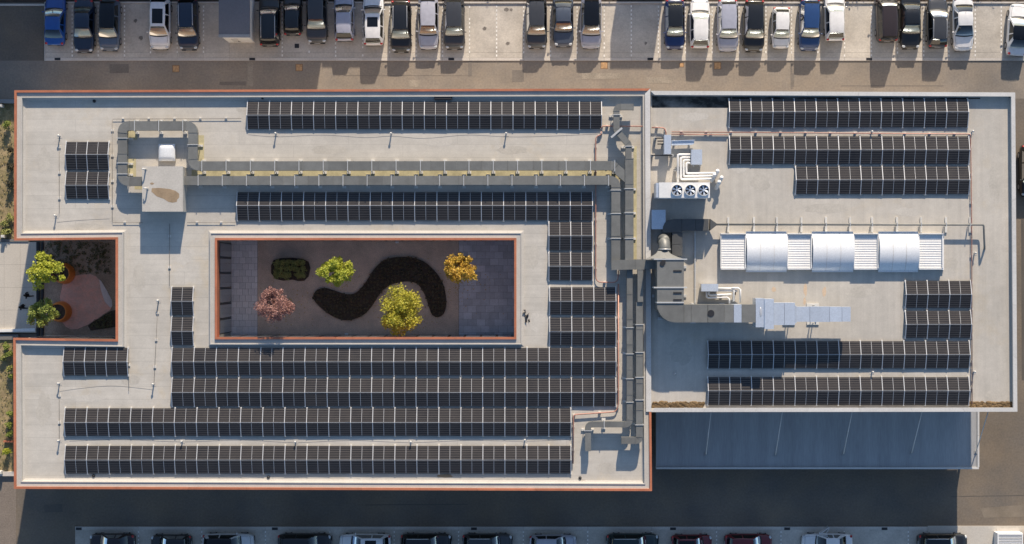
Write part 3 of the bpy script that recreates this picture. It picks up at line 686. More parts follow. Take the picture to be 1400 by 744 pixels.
# big hood and silver plant duct on the hall
hd_ = thing('air_handling_duct', (*P(915,395,R),R), 'large grey bent air duct with round elbow and flared hood on the hall roof', 'duct')
def HP(x,y,h): return P(x,y,R+h)
mb = MB(); mb.prism([HP(*q,2.5) for q in ((898.5,355),(935,355),(935,414),(898.5,414))], R+.4, R+2.5); mb.build('duct_section', ductm, hd_)
pts = [(898.5,414.5),(898.5,424)]+[(898.5+25*(1-math.cos(a)), 416+25*math.sin(a)) for a in [math.pi/2*k/7 for k in range(1,8)]]+[(935,441),(935,414.5)]
mb = MB(); mb.prism([HP(*q,2.49) for q in pts], R+.4, R+2.49); mb.build('elbow', ductm, hd_)
for x0, x1 in ((935.3,945),(945.3,967.5),(968,990),(990.3,1003),(1003.4,1014),(1014.4,1033)):
    mb = MB(); mb.prism([HP(x0,416.5,2.47), HP(x1,416.5,2.47), HP(x1,441,2.47), HP(x0,441,2.47)], R+.4, R+2.47-random.uniform(0,.03)); mb.build('duct_section', ductm if x0 < 1000 or x0 > 1010 else galv, hd_)
for y in (354.5,393.2,413.8):
    mb = MB(); mb.prism([HP(894 if y < 400 else 898,y-.9,2.56), HP(939.5 if y < 400 else 935,y-.9,2.56), HP(939.5 if y < 400 else 935,y+.9,2.56), HP(894 if y < 400 else 898,y+.9,2.56)], R+1.0, R+2.56); mb.build('flange', strapm, hd_)
# flared neck and round elbow rising from the roof
sec = []
for k in range(7):
    a = k/6; yy = 353.6-a*10.5; hw = 18.0*(1-a)**1.6+7.6; z0, z1 = 1.2+.35*a, 2.45-.25*a
    sec.append([(*HP(907-hw+ (3.5*(1-a)),yy,2.4), R+z0), (*HP(907+hw-(3.5*(1-a))+4*(1-a)**2,yy,2.4), R+z0), (*HP(907+hw-(3.5*(1-a))+4*(1-a)**2,yy,2.4), R+z1), (*HP(907-hw+(3.5*(1-a)),yy,2.4), R+z1)])
mb = MB()
for k in range(6):
    for q in range(4): mb.face([sec[k][q], sec[k][(q+1)%4], sec[k+1][(q+1)%4], sec[k+1][q]])
mb.build('flared_neck', ductm, hd_)
mb = MB(); c0 = Vector((*HP(909,343.3,2.0), R+1.85)); path = []
for k in range(8):
    a = math.pi/2*k/7; path.append(c0+Vector((0, .95*math.sin(a), -.95*(1-math.cos(a)))))
path.append(path[-1]+Vector((0,0,-.9))); mb.tube(path, .47, 16); mb.build('round_elbow', ductm, hd_, smooth=True)
for y in (340.5,): mb = MB(); mb.tube([c0+Vector((0,.10,0)), c0+Vector((0,.18,0))], .51, 16); mb.build('flange', strapm, hd_, smooth=True)
for x0, y0 in ((905.5,360.5),):
    X, Y = HP(x0,y0,2.55); mb = MB(); mb.cyl(X, Y, R+2.5, R+2.56, .20); mb.box(X-.02, X+.26, Y, Y+.42, R+2.5, R+2.55); mb.build('inspection_hatch', darkm, hd_)
X, Y = HP(972,428.5,2.5); mb = MB(); mb.cyl(X, Y, R+2.44, R+2.5, .28, n=18); mb.build('inspection_hatch', darkm, hd_)
for y in (370.5,400.5,410): mb = MB(); mb.box(HP(920.5,y,2.5)[0], HP(932,y,2.5)[0], HP(0,y+1,2.5)[1], HP(0,y-1,2.5)[1], R+2.5, R+2.55); mb.build('stiffener', darkm, hd_)
for x, y in ((897,365),(937,365),(897,405),(937,405),(905,436),(950,417),(950,441),(990,417),(990,441)):
    X, Y = HP(x,y,1.2); mb = MB(); mb.box(X-.05, X+.05, Y-.05, Y+.05, R, R+.4); mb.box(X-.22, X+.22, Y-.12, Y+.12, R, R+.10); mb.build('support_leg', strapm, hd_)
sd = thing('silver_plant_duct', (*P(1095,430,R),R), 'stepped silver air plant and tapering duct right of the large grey duct', 'duct')
for x0, x1, y0, y1, zb, zt in ((1033.3,1045,408,447.5,.9,2.45),(1045.3,1058,408.8,450,.9,2.55),(1058.3,1072.4,414,444.5,1.0,2.1),(1072.8,1087,414,444.5,1.0,2.1),(1087.4,1089,418,442,1.1,1.85),(1089.2,1107,419.5,440,1.12,1.75),(1107.4,1134,419.2,440.3,1.12,1.75),(1134.4,1151,419.5,440,1.12,1.74),(1151.4,1163,419.7,439.8,1.12,1.73)):
    mb = MB(); mb.prism([HP(x0,y0,zt), HP(x1,y0,zt), HP(x1,y1,zt), HP(x0,y1,zt)], R+zb, R+zt); mb.build('duct_section', galv, sd)
for x in (1082,1115):
    for y in (418,442):
        X, Y = HP(x,y,1.1); mb = MB(); mb.box(X-.035, X+.035, Y-.035, Y+.035, R, R+1.12); mb.build('support_leg', strapm, sd)
        mb = MB(); mb.box(X-.5, X+.5, Y-.16, Y+.16, R, R+.1); mb.build('support_block', block, sd)
    mb = MB(); a, b = HP(x,416.5,1.1), HP(x,443.5,1.1); mb.obox(a, b, .08, R+1.03, R+1.115); mb.build('support_beam', strapm, sd)
for x in (1039,1052):
    for y in (411,446):
        X, Y = HP(x,y,.9); mb = MB(); mb.box(X-.05, X+.05, Y-.05, Y+.05, R, R+.9); mb.build('support_leg', strapm, sd)
X, Y = HP(1040,427,2.46); mb = MB(); mb.ellipsoid((X,Y,R+2.45), (.10,.42,.03), 12, 6); mb.build('hatch', alum, sd, smooth=True)
# ------------------------------------------------------------------ condensing unit with three fans
zt = 2.2
ch = thing('condensing_unit', (*P(935,261,R),R), 'white condensing unit with three round fans on top', 'air conditioner')
mb = MB(); mb.prism([HP(901,249.5,zt), HP(970.5,249.5,zt), HP(970.5,270.5,zt), HP(901,270.5,zt)], R+.3, R+zt); mb.build('housing', whitem, ch)
mb = MB(); mb.prism([HP(897.3,250,zt), HP(900.8,250,zt), HP(900.8,270,zt), HP(897.3,270,zt)], R+.3, R+zt-.1); mb.build('side_panel', galv, ch)
for x in (925.8,944,962.2):
    X, Y = HP(x,260,zt+.15); rg = MB(); n = 24
    for k in range(n):
        a, b = 2*math.pi*k/n, 2*math.pi*(k+1)/n; ro, ri_ = .46, .42
        rg.prism([(X+ri_*math.cos(a),Y+ri_*math.sin(a)),(X+ro*math.cos(a),Y+ro*math.sin(a)),(X+ro*math.cos(b),Y+ro*math.sin(b)),(X+ri_*math.cos(b),Y+ri_*math.sin(b))], R+zt, R+zt+.17)
    fan = rg.build('fan', whitem, ch)
    mb = MB(); mb.cyl(X, Y, R+zt+.002, R+zt+.02, .42, n=24); mb.build('fan_well', darkm, fan)
    mb = MB()
    for k in range(6):
        a = 2*math.pi*k/6+.4; ca, sa = math.cos(a), math.sin(a); ca2, sa2 = math.cos(a+.55), math.sin(a+.55)
        mb.face([(X+.09*ca,Y+.09*sa,R+zt+.10),(X+.39*ca,Y+.39*sa,R+zt+.12),(X+.39*ca2,Y+.39*sa2,R+zt+.05),(X+.09*ca2,Y+.09*sa2,R+zt+.06)])
    mb.cyl(X, Y, R+zt+.04, R+zt+.14, .10, n=12); mb.build('fan_blades', galv, fan)
for x in (903,925,947,968):
    for y in (252,268):
        X, Y = HP(x,y,1.6); mb = MB(); mb.box(X-.06, X+.06, Y-.06, Y+.06, R, R+.3); mb.build('leg', strapm, ch)
# cabinets, boxes, small plant
bx = thing('metal_box', (*P(900.5,300,R),R), 'shaded light metal box beside the dividing parapet below the condensing unit', 'box')
mb = MB(); mb.prism([HP(891.3,287.5,.9), HP(909.5,287.5,.9), HP(909.5,313,.9), HP(891.3,313,.9)], R+.1, R+.9); mb.build('housing', galv, bx)
mb = MB(); mb.prism([HP(890.9,287,.94), HP(910,287,.94), HP(910,313.5,.94), HP(890.9,313.5,.94)], R+.902, R+.94); mb.build('lid', galv, bx)
mb = MB(); mb.box(HP(893,0,.1)[0], HP(908,0,.1)[0], HP(0,311,.1)[1], HP(0,289,.1)[1], R, R+.1); mb.build('plinth', block, bx)
cb = thing('electrical_cabinet', (*P(913,198,R),R), 'pale blue-grey electrical cabinet on a bar frame beside the red pipe', 'cabinet')
mb = MB(); mb.prism([HP(908.2,184.5,1.2), HP(917.6,184.5,1.2), HP(917.6,210.5,1.2), HP(908.2,210.5,1.2)], R+.25, R+1.2); mb.build('housing', galv, cb)
for y, x0, x1 in ((189,895.5,908),(212.5,890.5,919.5),(193,899,908),(197,899,908)):
    mb = MB(); mb.obox(HP(x0,y,.5), HP(x1,y,.5), .09, R+.38, R+.5); mb.build('frame_bar', darkm, cb)
for x, y in ((891.5,213),(919,212.5),(896,189.5)): X, Y = HP(x,y,.3); mb = MB(); mb.box(X-.1, X+.1, Y-.1, Y+.1, R, R+.4); mb.build('frame_foot', strapm, cb)
ct = thing('cable_tray', (*P(933,196,R),R), 'straight galvanised cable tray right of the electrical cabinet', 'cable tray')
mb = MB(); mb.obox(HP(918,195.5,.35), HP(949,194.5,.35), .30, R+.28, R+.32); mb.obox(HP(918,192.6,.4), HP(950,191.6,.4), .05, R+.28, R+.42); mb.obox(HP(918,198.6,.4), HP(947,197.6,.4), .05, R+.28, R+.42); mb.build('tray', galv, ct)
for x in (922,943): X, Y = HP(x,195.3,.28); mb = MB(); mb.box(X-.06, X+.06, Y-.22, Y+.22, R, R+.28); mb.build('support_leg', block, ct)
vb = thing('valve_box', (*P(953,214,R),R), 'light grey box at the head of the nested white pipes', 'box')
mb = MB(); mb.prism([HP(945.2,204.5,.8), HP(960,204.5,.8), HP(960,225,.8), HP(945.2,225,.8)], R+.22, R+.8); mb.build('housing', galv, vb)
for x in (948,957): X, Y = HP(x,226,.2); mb = MB(); mb.box(X-.07, X+.07, Y-.1, HP(0,206,.2)[1], R, R+.22); mb.build('leg', strapm, vb)
wp = thing('white_pipes', (*P(940,232,R),R), 'nested white insulated pipes between the grey box and the condensing unit', 'pipes')
def pz(x,y,h): return (*P(x,y,R+h), R+h)
for k, (xa, ya) in enumerate(((926.8,211.5),(930.8,215.5),(934.6,219.3),(938.4,223))):
    pth = [pz(945.3,ya,.5), pz(xa+2,ya,.5), pz(xa+.5,ya+.5,.5), pz(xa,ya+2,.5)]
    if k == 0: pth += [pz(xa,249.3,.5)]
    else: pth += [pz(xa,249-3.9*k-1.5,.5), pz(xa+.5,249-3.9*k-.4,.5), pz(xa+2,249-3.9*k,.5), pz(975+2*k,248.4-3.9*k,.5)]
    mb = MB(); mb.tube(pth, .095, 8); mb.build('pipe', whitem, wp, smooth=True)
for x, y, h in ((981,234,.55),(986.5,243,.55),(976.5,239,.5),(983,249,.4)):
    mb = MB(); mb.tube([pz(x-4,y+9,.2), pz(x-.6,y+1,.5), pz(x,y,.75), pz(x+.2,y-.3,.85)], .16, 10); mb.build('bent_end', whitem, wp, smooth=True)
for x, y in ((923,232.5),(940,244)): X, Y, _ = pz(x,y,.2); mb = MB(); mb.box(X-.1, X+1.0, Y-.04, Y+.04, R+.3, R+.4); mb.box(X-.1, X+.05, Y-.1, Y+.1, R, R+.4); mb.build('pipe_support', strapm, wp)
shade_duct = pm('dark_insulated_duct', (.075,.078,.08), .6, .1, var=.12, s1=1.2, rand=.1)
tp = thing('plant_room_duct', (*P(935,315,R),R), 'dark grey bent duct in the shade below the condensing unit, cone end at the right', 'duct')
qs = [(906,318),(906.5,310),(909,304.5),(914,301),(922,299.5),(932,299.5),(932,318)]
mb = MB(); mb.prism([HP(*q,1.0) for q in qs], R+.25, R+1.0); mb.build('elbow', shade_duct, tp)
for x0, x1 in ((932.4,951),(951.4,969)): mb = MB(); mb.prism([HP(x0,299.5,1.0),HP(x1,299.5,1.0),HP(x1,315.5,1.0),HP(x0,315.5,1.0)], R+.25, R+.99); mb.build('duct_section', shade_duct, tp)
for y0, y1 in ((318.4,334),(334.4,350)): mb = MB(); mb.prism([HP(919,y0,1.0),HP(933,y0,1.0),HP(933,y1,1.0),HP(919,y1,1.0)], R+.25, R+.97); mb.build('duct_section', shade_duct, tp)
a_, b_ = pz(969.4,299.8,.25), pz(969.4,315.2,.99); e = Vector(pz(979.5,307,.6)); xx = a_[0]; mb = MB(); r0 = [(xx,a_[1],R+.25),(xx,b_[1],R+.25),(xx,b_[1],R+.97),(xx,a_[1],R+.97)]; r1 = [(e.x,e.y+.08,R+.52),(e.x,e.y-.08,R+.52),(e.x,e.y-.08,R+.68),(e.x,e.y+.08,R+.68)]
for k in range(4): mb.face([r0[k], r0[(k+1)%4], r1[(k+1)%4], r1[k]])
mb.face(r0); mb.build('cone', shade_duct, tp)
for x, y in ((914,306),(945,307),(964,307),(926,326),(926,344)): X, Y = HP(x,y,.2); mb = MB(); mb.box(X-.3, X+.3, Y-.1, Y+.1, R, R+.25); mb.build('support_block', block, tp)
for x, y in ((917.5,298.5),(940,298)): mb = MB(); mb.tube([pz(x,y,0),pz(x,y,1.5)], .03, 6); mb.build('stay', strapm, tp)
lp = thing('long_pipe', (*P(1160,307,R),R), 'long thin grey pipe on white sleepers above the barrel skylight', 'pipe')
pth = [pz(979,307,.6), pz(1342.5,307.3,.6), pz(1344.3,307.8,.6), pz(1345,309.5,.6), pz(1346,337,.6), pz(1346,339.5,.5), pz(1346,340,.2), pz(1346,340,0)]
mb = MB(); mb.tube(pth, .085, 10); mb.build('pipe', ductm, lp, smooth=True)
for x in (995.5,1030.5,1062,1095.5,1129,1162,1192,1226,1259,1293,1326):
    mb = MB(); mb.box(U(x-1.4,R), U(x+1.4,R), V(318,R), V(297,R), R, R+.12); sl = mb.build('sleeper', block, lp)
    X, Y, _ = pz(x,307.2,.5); mb = MB(); mb.box(X-.03, X+.03, Y-.14, Y-.08, R+.12, R+.72); mb.box(X-.03, X+.03, Y+.08, Y+.14, R+.12, R+.72); mb.box(X-.03, X+.03, Y-.079, Y+.079, R+.69, R+.72); mb.build('clamp', strapm, sl)
st = thing('cable_strip', (*P(950,360,R),R), 'thin pale conduit running north to south right of the hood', 'conduit')
mb = MB(); mb.box(U(949.2,R), U(950.8,R), V(415,R), V(315,R), R+.02, R+.14); mb.build('conduit', strapm, st)
for y in (320,345,370,395,412): mb = MB(); mb.box(U(948.4,R), U(951.6,R), V(y+1,R), V(y-1,R), R, R+.02); mb.build('clip', block, st)
a2 = thing('small_condenser', (*P(970,393,R),R), 'small grey condenser with white pipes below the barrel skylight', 'air conditioner')
mb = MB(); mb.prism([HP(959,388.3,.8), HP(982,388.3,.8), HP(982,398.5,.8), HP(959,398.5,.8)], R+.12, R+.8); mb.build('housing', galv, a2)
mb = MB(); mb.box(U(961,R), U(980,R), V(397.5,R), V(390,R), R, R+.12); mb.build('plinth', block, a2)
for pth in ([(982,394.5,.5),(1000,394.5,.5),(1003,396,.5),(1003,412,.5)],[(966,399,.4),(966,406,.4),(968,407.5,.4),(994,406.5,.4),(997,409,.4),(997,415,.4)],[(969,399,.45),(969,402.5,.45),(971,404,.45),(1000,402.5,.45)],[(1000,394,.55),(1009,394,.55),(1012,396,.55),(1012,414,.55)],[(982,397.5,.4),(1008,398,.4)]):
    mb = MB(); mb.tube([pz(*q) for q in pth], .085, 8); mb.build('pipe', whitem, a2, smooth=True)
for x, y in ((985,406),(1004,400)): X, Y, _ = pz(x,y,0); mb = MB(); mb.box(X-.07, X+.07, Y-.2, Y+.2, R, R+.35); mb.build('pipe_support', darkm, a2)
# ------------------------------------------------------------------ barrel skylight
sk = thing('barrel_skylight', (*P(1137,345,R),R), 'long white barrel skylight with alternating curved sheets and louvred bays', 'skylight')
mb = MB(); mb.box(U(984.8,R), U(1289.5,R), V(369,R), V(319.5,R), R, R+.22); mb.build('curb', whitem, sk)
for x0, x1 in ((985,1019.8),(1076.3,1110),(1167.3,1201),(1256,1289.3)):
    zt = .5; X0, X1, Y0, Y1 = U(x0,R+zt), U(x1,R+zt), V(368.5,R+zt), V(319.3,R+zt)
    fr = MB(); fr.box(X0, X1, Y1-.07, Y1, R+.222, R+zt+.10); fr.box(X0, X1, Y0, Y0+.10, R+.222, R+zt); fr.box(X0, X0+.06, Y0+.102, Y1-.072, R+.222, R+zt+.05); fr.box(X1-.08, X1, Y0+.102, Y1-.072, R+.222, R+zt+.05)
    bay = fr.build('louvre_bay', whitem, sk); n = 14; me = None
    mb = MB(); mb.box(X0+.06, X1-.08, Y0+.1, Y1-.07, R+.222, R+.25); mb.build('louvre_back', galv, bay)
    for k in range(n):
        yc = Y0+.12+(Y1-Y0-.22)*(k+.5)/n; loc = ((X0+X1)/2, yc, R+zt-.09); hw = (X1-X0)/2-.09
        if me is None:
            s_ = MB(); s_.box(-hw, hw, -.098, .098, -.012, .012); o = s_.build('slat', whitem, bay, origin=(0,0,0)); me = o.data; put(o, loc, bay); o.rotation_euler = (-.16,0,0)
        else: inst('slat', me, loc, bay, (-.16,0,0))
for x0, x1 in ((1020.2,1076),(1110.4,1167),(1201.4,1255.7)):
    X0, X1, Y0, Y1 = U(x0,R+.4), U(x1,R+.4), V(370.6,R+.3), V(318,R+.3)
    for k in range(3):
        xa = X0+(X1-X0)*k/3; xb = X0+(X1-X0)*(k+1)/3; rows = []
        for q in range(13):
            s_ = q/12; yy = Y0+(Y1-Y0)*s_; zz = R+.24+.58*(1-(2*s_-1)**2)**.85; rows.append([(xa+.012,yy,zz),(xb-.012,yy,zz)])
        mb = MB(); mb.grid(rows); mb.face([r_[0] for r_ in rows]); mb.face([r_[1] for r_ in rows]); vs = mb.build('vault_sheet', vaultm, sk, smooth=True)
        if k:
            rb = [[(xa-.02,p[0][1],p[0][2]+.012),(xa+.02,p[0][1],p[0][2]+.012)] for p in rows]; mb = MB(); mb.grid(rb); mb.build('rib', greycop, vs)
    mb = MB(); mb.box(X0, X1, Y1, Y1+.10, R+.10, R+.27); mb.box(X0, X1, Y0-.10, Y0, R+.10, R+.27); mb.build('eaves_trim', whitem, sk)
# ------------------------------------------------------------------ stair box, dome, goosenecks
sb = thing('stair_head_box', (*P(225,260,R),R), 'pale flat-topped roof box with brown rust stain between the duct ends', 'roof box')
zt = 1.4; q = [HP(195,228,zt), HP(249.8,228,zt), HP(249.8,289,zt), HP(195,289,zt)]
mb = MB(); mb.prism(q, R, R+zt); mb.build('wall', memb, sb)
mb = MB(); mb.prism([HP(194.6,227.6,zt), HP(250.2,227.6,zt), HP(250.2,289.4,zt), HP(194.6,289.4,zt)], R+zt+.002, R+zt+.06); tp_ = mb.build('roof', memb, sb)
stain([HP(*c,zt+.06) for c in ((207.5,257.5),(218,257),(232,258.5),(240,261),(245,265),(245,270),(242,273.5),(242,276),(236,277.3),(230,276),(224,272),(214,268.5),(207,262))], R+zt+.066, rust_m, tp_, 'rust_stain')
stain([HP(*c,zt+.06) for c in ((205,250.5),(208,249.5),(211,251),(209,252.6),(206,252.4))], R+zt+.066, rust_m, tp_, 'rust_stain')
for x, y, lab in ((199.5,231.5,'upper bent vent pipe on the rust-stained roof box'),(202,258,'lower bent vent pipe on the rust-stained roof box')):
    t = thing('vent_pipe', (*HP(x,y,zt),R+zt+.06), lab, 'vent pipe', 'bent vent pipes on the roof box'); X, Y = HP(x,y,zt); z = R+zt+.06
    mb = MB(); mb.tube([(X,Y,z),(X,Y,z+.35),(X-.02,Y,z+.44),(X-.09,Y,z+.49),(X-.17,Y,z+.46),(X-.20,Y,z+.38)], .06, 8); mb.build('pipe', greycop, t, smooth=True)
    mb = MB(); mb.cyl(X, Y, z, z+.02, .14); mb.build('flashing', memb, t)
dm = thing('dome_skylight', (*P(228,208,R),R), 'square white dome skylight inside the U-shaped duct', 'skylight')
x0, x1, y0, y1 = U(216,R+.5), U(238.6,R+.5), V(220,R+.5), V(196.5,R+.5)
mb = MB(); mb.box(x0, x1, y0, y1, R, R+.30); mb.build('curb', memb, dm)
rows = []
for a in range(9):
    rw_ = []
    for b in range(9):
        u, v = a/4-1, b/4-1; rw_.append(((x0+x1)/2+(x1-x0)/2*v, (y0+y1)/2+(y1-y0)/2*u, R+.302+.24*((1-u**4)*(1-v**4))**.5))
    rows.append(rw_)
mb = MB(); mb.grid(rows); mb.build('dome', vaultm, dm, smooth=True)
def vent(x, y, lab, h=.42, zb=None):
    zb = R if zb is None else zb; X, Y = P(x,y,zb); t = thing('roof_vent', (X,Y,zb), lab, 'roof vent', 'small white roof vents')
    mb = MB(); mb.cyl(X, Y, zb, zb+h, .055, n=10); mb.build('pipe', greycop, t, smooth=True)
    mb = MB(); mb.cyl(X, Y, zb+h, zb+h+.05, .10, .09, 12); mb.cyl(X, Y, zb+h+.05, zb+h+.09, .09, .04, 12); mb.build('cap', greycop, t, smooth=True)
    mb = MB(); mb.box(X-.20, X+.20, Y-.20, Y+.20, zb+.002, zb+.012); mb.build('flashing', memb, t)
for k, x in enumerate((377.5,535,692)): vent(x, 183, ('left','middle','right')[k]+' small white vent of three below the northern solar row')
for x, y, lab in ((82,186,'small white vent above left of the upper short solar row'),(77,295,'small white vent above the notch near the west parapet'),(217,411,'small white vent left of the upper single-column solar tent'),(210.5,525,'small white vent left of the second long solar row'),(81.5,524,'small white vent below the lone three-column solar row'),(81.5,602,'small white vent at the left end of the southern walkway'),(249.5,603,'second small white vent from the left in the southern walkway'),(404.5,603.5,'third small white vent from the left in the southern walkway'),(562,603.5,'fourth small white vent from the left in the southern walkway'),(717.5,601,'rightmost small white vent in the southern walkway'),(1191,180.5,'small vent in the middle of the red pipe line on the hall'),(1328.5,180,'small vent at the right end of the red pipe line on the hall'),(1192,508.5,'small white vent between the two southern solar rows of the hall'),(1331,508,'small white vent right of the two southern solar rows of the hall'),(922,510,'small vent in the wide shadow of the large duct'),(1332,346,'small white vent near the downturned end of the long pipe')):
    vent(x, y, lab, .42 if x < 900 else .36)
# scupper, debris
for x, y, lab in ((606,134,'dark overflow box at the northern parapet above the long solar row'),):
    mb = MB(); mb.box(U(x-12,R), U(x+12,R), V(y+3,R), V(y-1,R), R+.005, R+.28); mb.box(U(x-11,R), U(x+11,R), V(y+2.4,R), V(y-.6,R), R+.28, R+.3); tag(mb.build('overflow_box', darkm), lab, 'roof drain')
for x, y, lab in ((129,138.5,'small dark roof outlet in the shade of the north parapet'),(359,134,'small dark roof outlet just above the northern solar row'),(793,653.5,'small dark roof outlet near the south-east corner of the orange-edged roof'),(128,650.5,'small dark roof outlet at the left end of the south parapet strip'),(367,652.5,'small dark roof outlet in the middle of the south parapet strip')):
    X, Y = P(x,y,R); mb = MB(); mb.cyl(X, Y, R+.003, R+.06, .13, n=12); mb.cyl(X, Y, R+.06, R+.12, .09, .03, 12); tag(mb.build('roof_outlet', darkm), lab, 'roof drain', 'small roof outlets')
mb = MB(); rr = random.Random(4)
for k in range(7):
    X, Y = P(716+rr.uniform(0,7), 428+rr.uniform(0,12), R); a = rr.uniform(0,6.28); l = rr.uniform(.18,.38)
    mb.face([(X,Y,R+.02),(X+l*math.cos(a),Y+l*math.sin(a),R+.04),(X+l*math.cos(a+.6),Y+l*math.sin(a+.6),R+.16),(X+.1,Y+.12,R+.12)])
tag(mb.build('torn_flashing', darkm), 'crumpled dark sheet scrap lying right of the courtyard', 'debris')
# ------------------------------------------------------------------ pipes and wires on the roofs
def run(name, pts, r, mat, label, cat, zc=.2, every=1.9, foot=True, group=None, fr=.5):
    t = thing(name, (*P(*pts[0],R),R), label, cat, group); path = [Vector(P(x,y,R+zc)) for x, y in pts]
    fp = fillet(path, fr, 4) if len(path) > 2 and fr else path
    mb = MB(); mb.tube([(p.x,p.y,R+zc) for p in fp], r, 6); mb.build('pipe' if r > .03 else 'wire', mat, t, smooth=True)
    me = None
    for a, b in zip(path[:-1], path[1:]):
        L = (b-a).length; n = max(1, int(L/every))
        for k in range(n):
            p = a.lerp(b, (k+.4)/n); mb = MB(); hh = max(zc-r, .02); loc = (p.x,p.y,R)
            if me is None: mb.box(-.10,.10,-.10,.10,0,hh); o = mb.build('foot', block, t, origin=(0,0,0)); me = o.data; put(o, loc, t)
            else: inst('foot', me, loc, t)
    return t
run('copper_pipe', [(822,176),(823.5,172.5),(840,172.5),(888,173)], .05, copper, 'short red pipe crossing under the hooked duct to the dividing parapet', 'pipe', .22, group='red copper pipes')
run('copper_pipe', [(822,180),(822,184),(814.5,187),(814.5,386),(845,386.5),(845.5,370)], .05, copper, 'red pipe running down between solar rows and the lower twin duct', 'pipe', .22, group='red copper pipes')
run('copper_pipe', [(845.5,388),(845.5,552),(843,563),(785.5,567),(784,570),(783.5,634)], .055, copper, 'red pipe following the right ends of the long southern solar rows', 'pipe', .22, group='red copper pipes')
run('copper_pipe', [(891,174.5),(909,174.7),(911,184)], .055, copper, 'short red pipe from the parapet into the electrical cabinet', 'pipe', .25, group='red copper pipes')
run('copper_pipe', [(918,180.5),(1325.5,183.5),(1327,185),(1328.5,300),(1329,552)], .045, copper, 'long red pipe along the top and right side of the hall solar rows', 'pipe', .18, group='red copper pipes')
run('copper_pipe', [(918,183.5),(995,184.5)], .045, copper, 'short second red pipe right of the electrical cabinet', 'pipe', .18, group='red copper pipes')
wire_m = pm('wire_grey', (.16,.15,.14), .6, .3)
for pts, lab in (([(154,163),(330,162)],'lightning wire along the top of the U-shaped duct'),([(153.5,164),(153.5,303)],'lightning wire left of the U-shaped duct'),([(154,304.5),(195,304.5)],'lightning wire from the left wire to the roof box shadow'),([(256,304.5),(322,304.5)],'lightning wire between roof box shadow and shaded solar row'),([(232,306),(231.5,391)],'lightning wire running down from the roof box shadow'),([(81,187),(81,292)],'lightning wire linking two vents near the west parapet'),([(176,475),(176,535)],'lightning wire right of the lone three-column solar row'),([(81,526),(81,600)],'lightning wire linking the vents beside the southern rows'),([(216,413),(210.5,524)],'lightning wire left of the single-column solar tents')):
    run('lightning_wire', pts, .018, wire_m, lab, 'wire', .10, 1.9, group='lightning wires on the roof', fr=0)
def smooth_open(pts, seg=5):
    out = []; n = len(pts)
    for i in range(n-1):
        p0, p1, p2, p3 = pts[max(i-1,0)], pts[i], pts[i+1], pts[min(i+2,n-1)]
        for k in range(seg):
            s_ = k/seg; out.append(.5*((2*p1)+(p2-p0)*s_+(2*p0-5*p1+4*p2-p3)*s_*s_+(3*p1-p0-3*p2+p3)*s_**3))
    return out+[pts[-1]]
# ------------------------------------------------------------------ cars
KIND = {  # L, W, H, cowl, screen top, roof end, rear glass base (fractions of the length from the nose)
 'hatch': (4.15,1.78,1.48,.27,.43,.86,.955), 'suv': (4.45,1.85,1.64,.265,.41,.89,.965), 'sedan': (4.6,1.82,1.44,.29,.45,.72,.86),
 'wagon': (4.6,1.82,1.50,.275,.42,.88,.96), 'van': (4.4,1.85,1.80,.20,.33,.93,.975), 'small': (3.55,1.63,1.48,.26,.43,.86,.955)}
lamp_c = opaque_glass('headlight_lens', (.55,.57,.58), .15); lamp_r = opaque_glass('tail_light', (.42,.03,.03), .2)
trim = pm('car_trim', (.02,.02,.021), .55, var=.1); rimm = pm('wheel_rim', (.45,.45,.46), .35, .7, var=.04); plate_m = pm('number_plate', (.70,.70,.68), .5, var=.03)
inter = pm('car_interior', (.035,.033,.032), .8, var=.2)
dash_m = {'tan': pm('dash_orange_reflection', (.72,.31,.11), .8, var=.2), 'pale': pm('dash_pale_reflection', (.78,.79,.64), .7, var=.12), 'grey': pm('dash_grey', (.10,.10,.10), .8, var=.15), 'dark': pm('dash_dark', (.04,.04,.04), .8, var=.15)}  # tan and pale put windscreen reflections into the dashboard colour
def interp(tab, s):
    for (a, va), (b, vb) in zip(tab[:-1], tab[1:]):
        if s <= b: return va+(vb-va)*(s-a)/(b-a)
    return tab[-1][1]
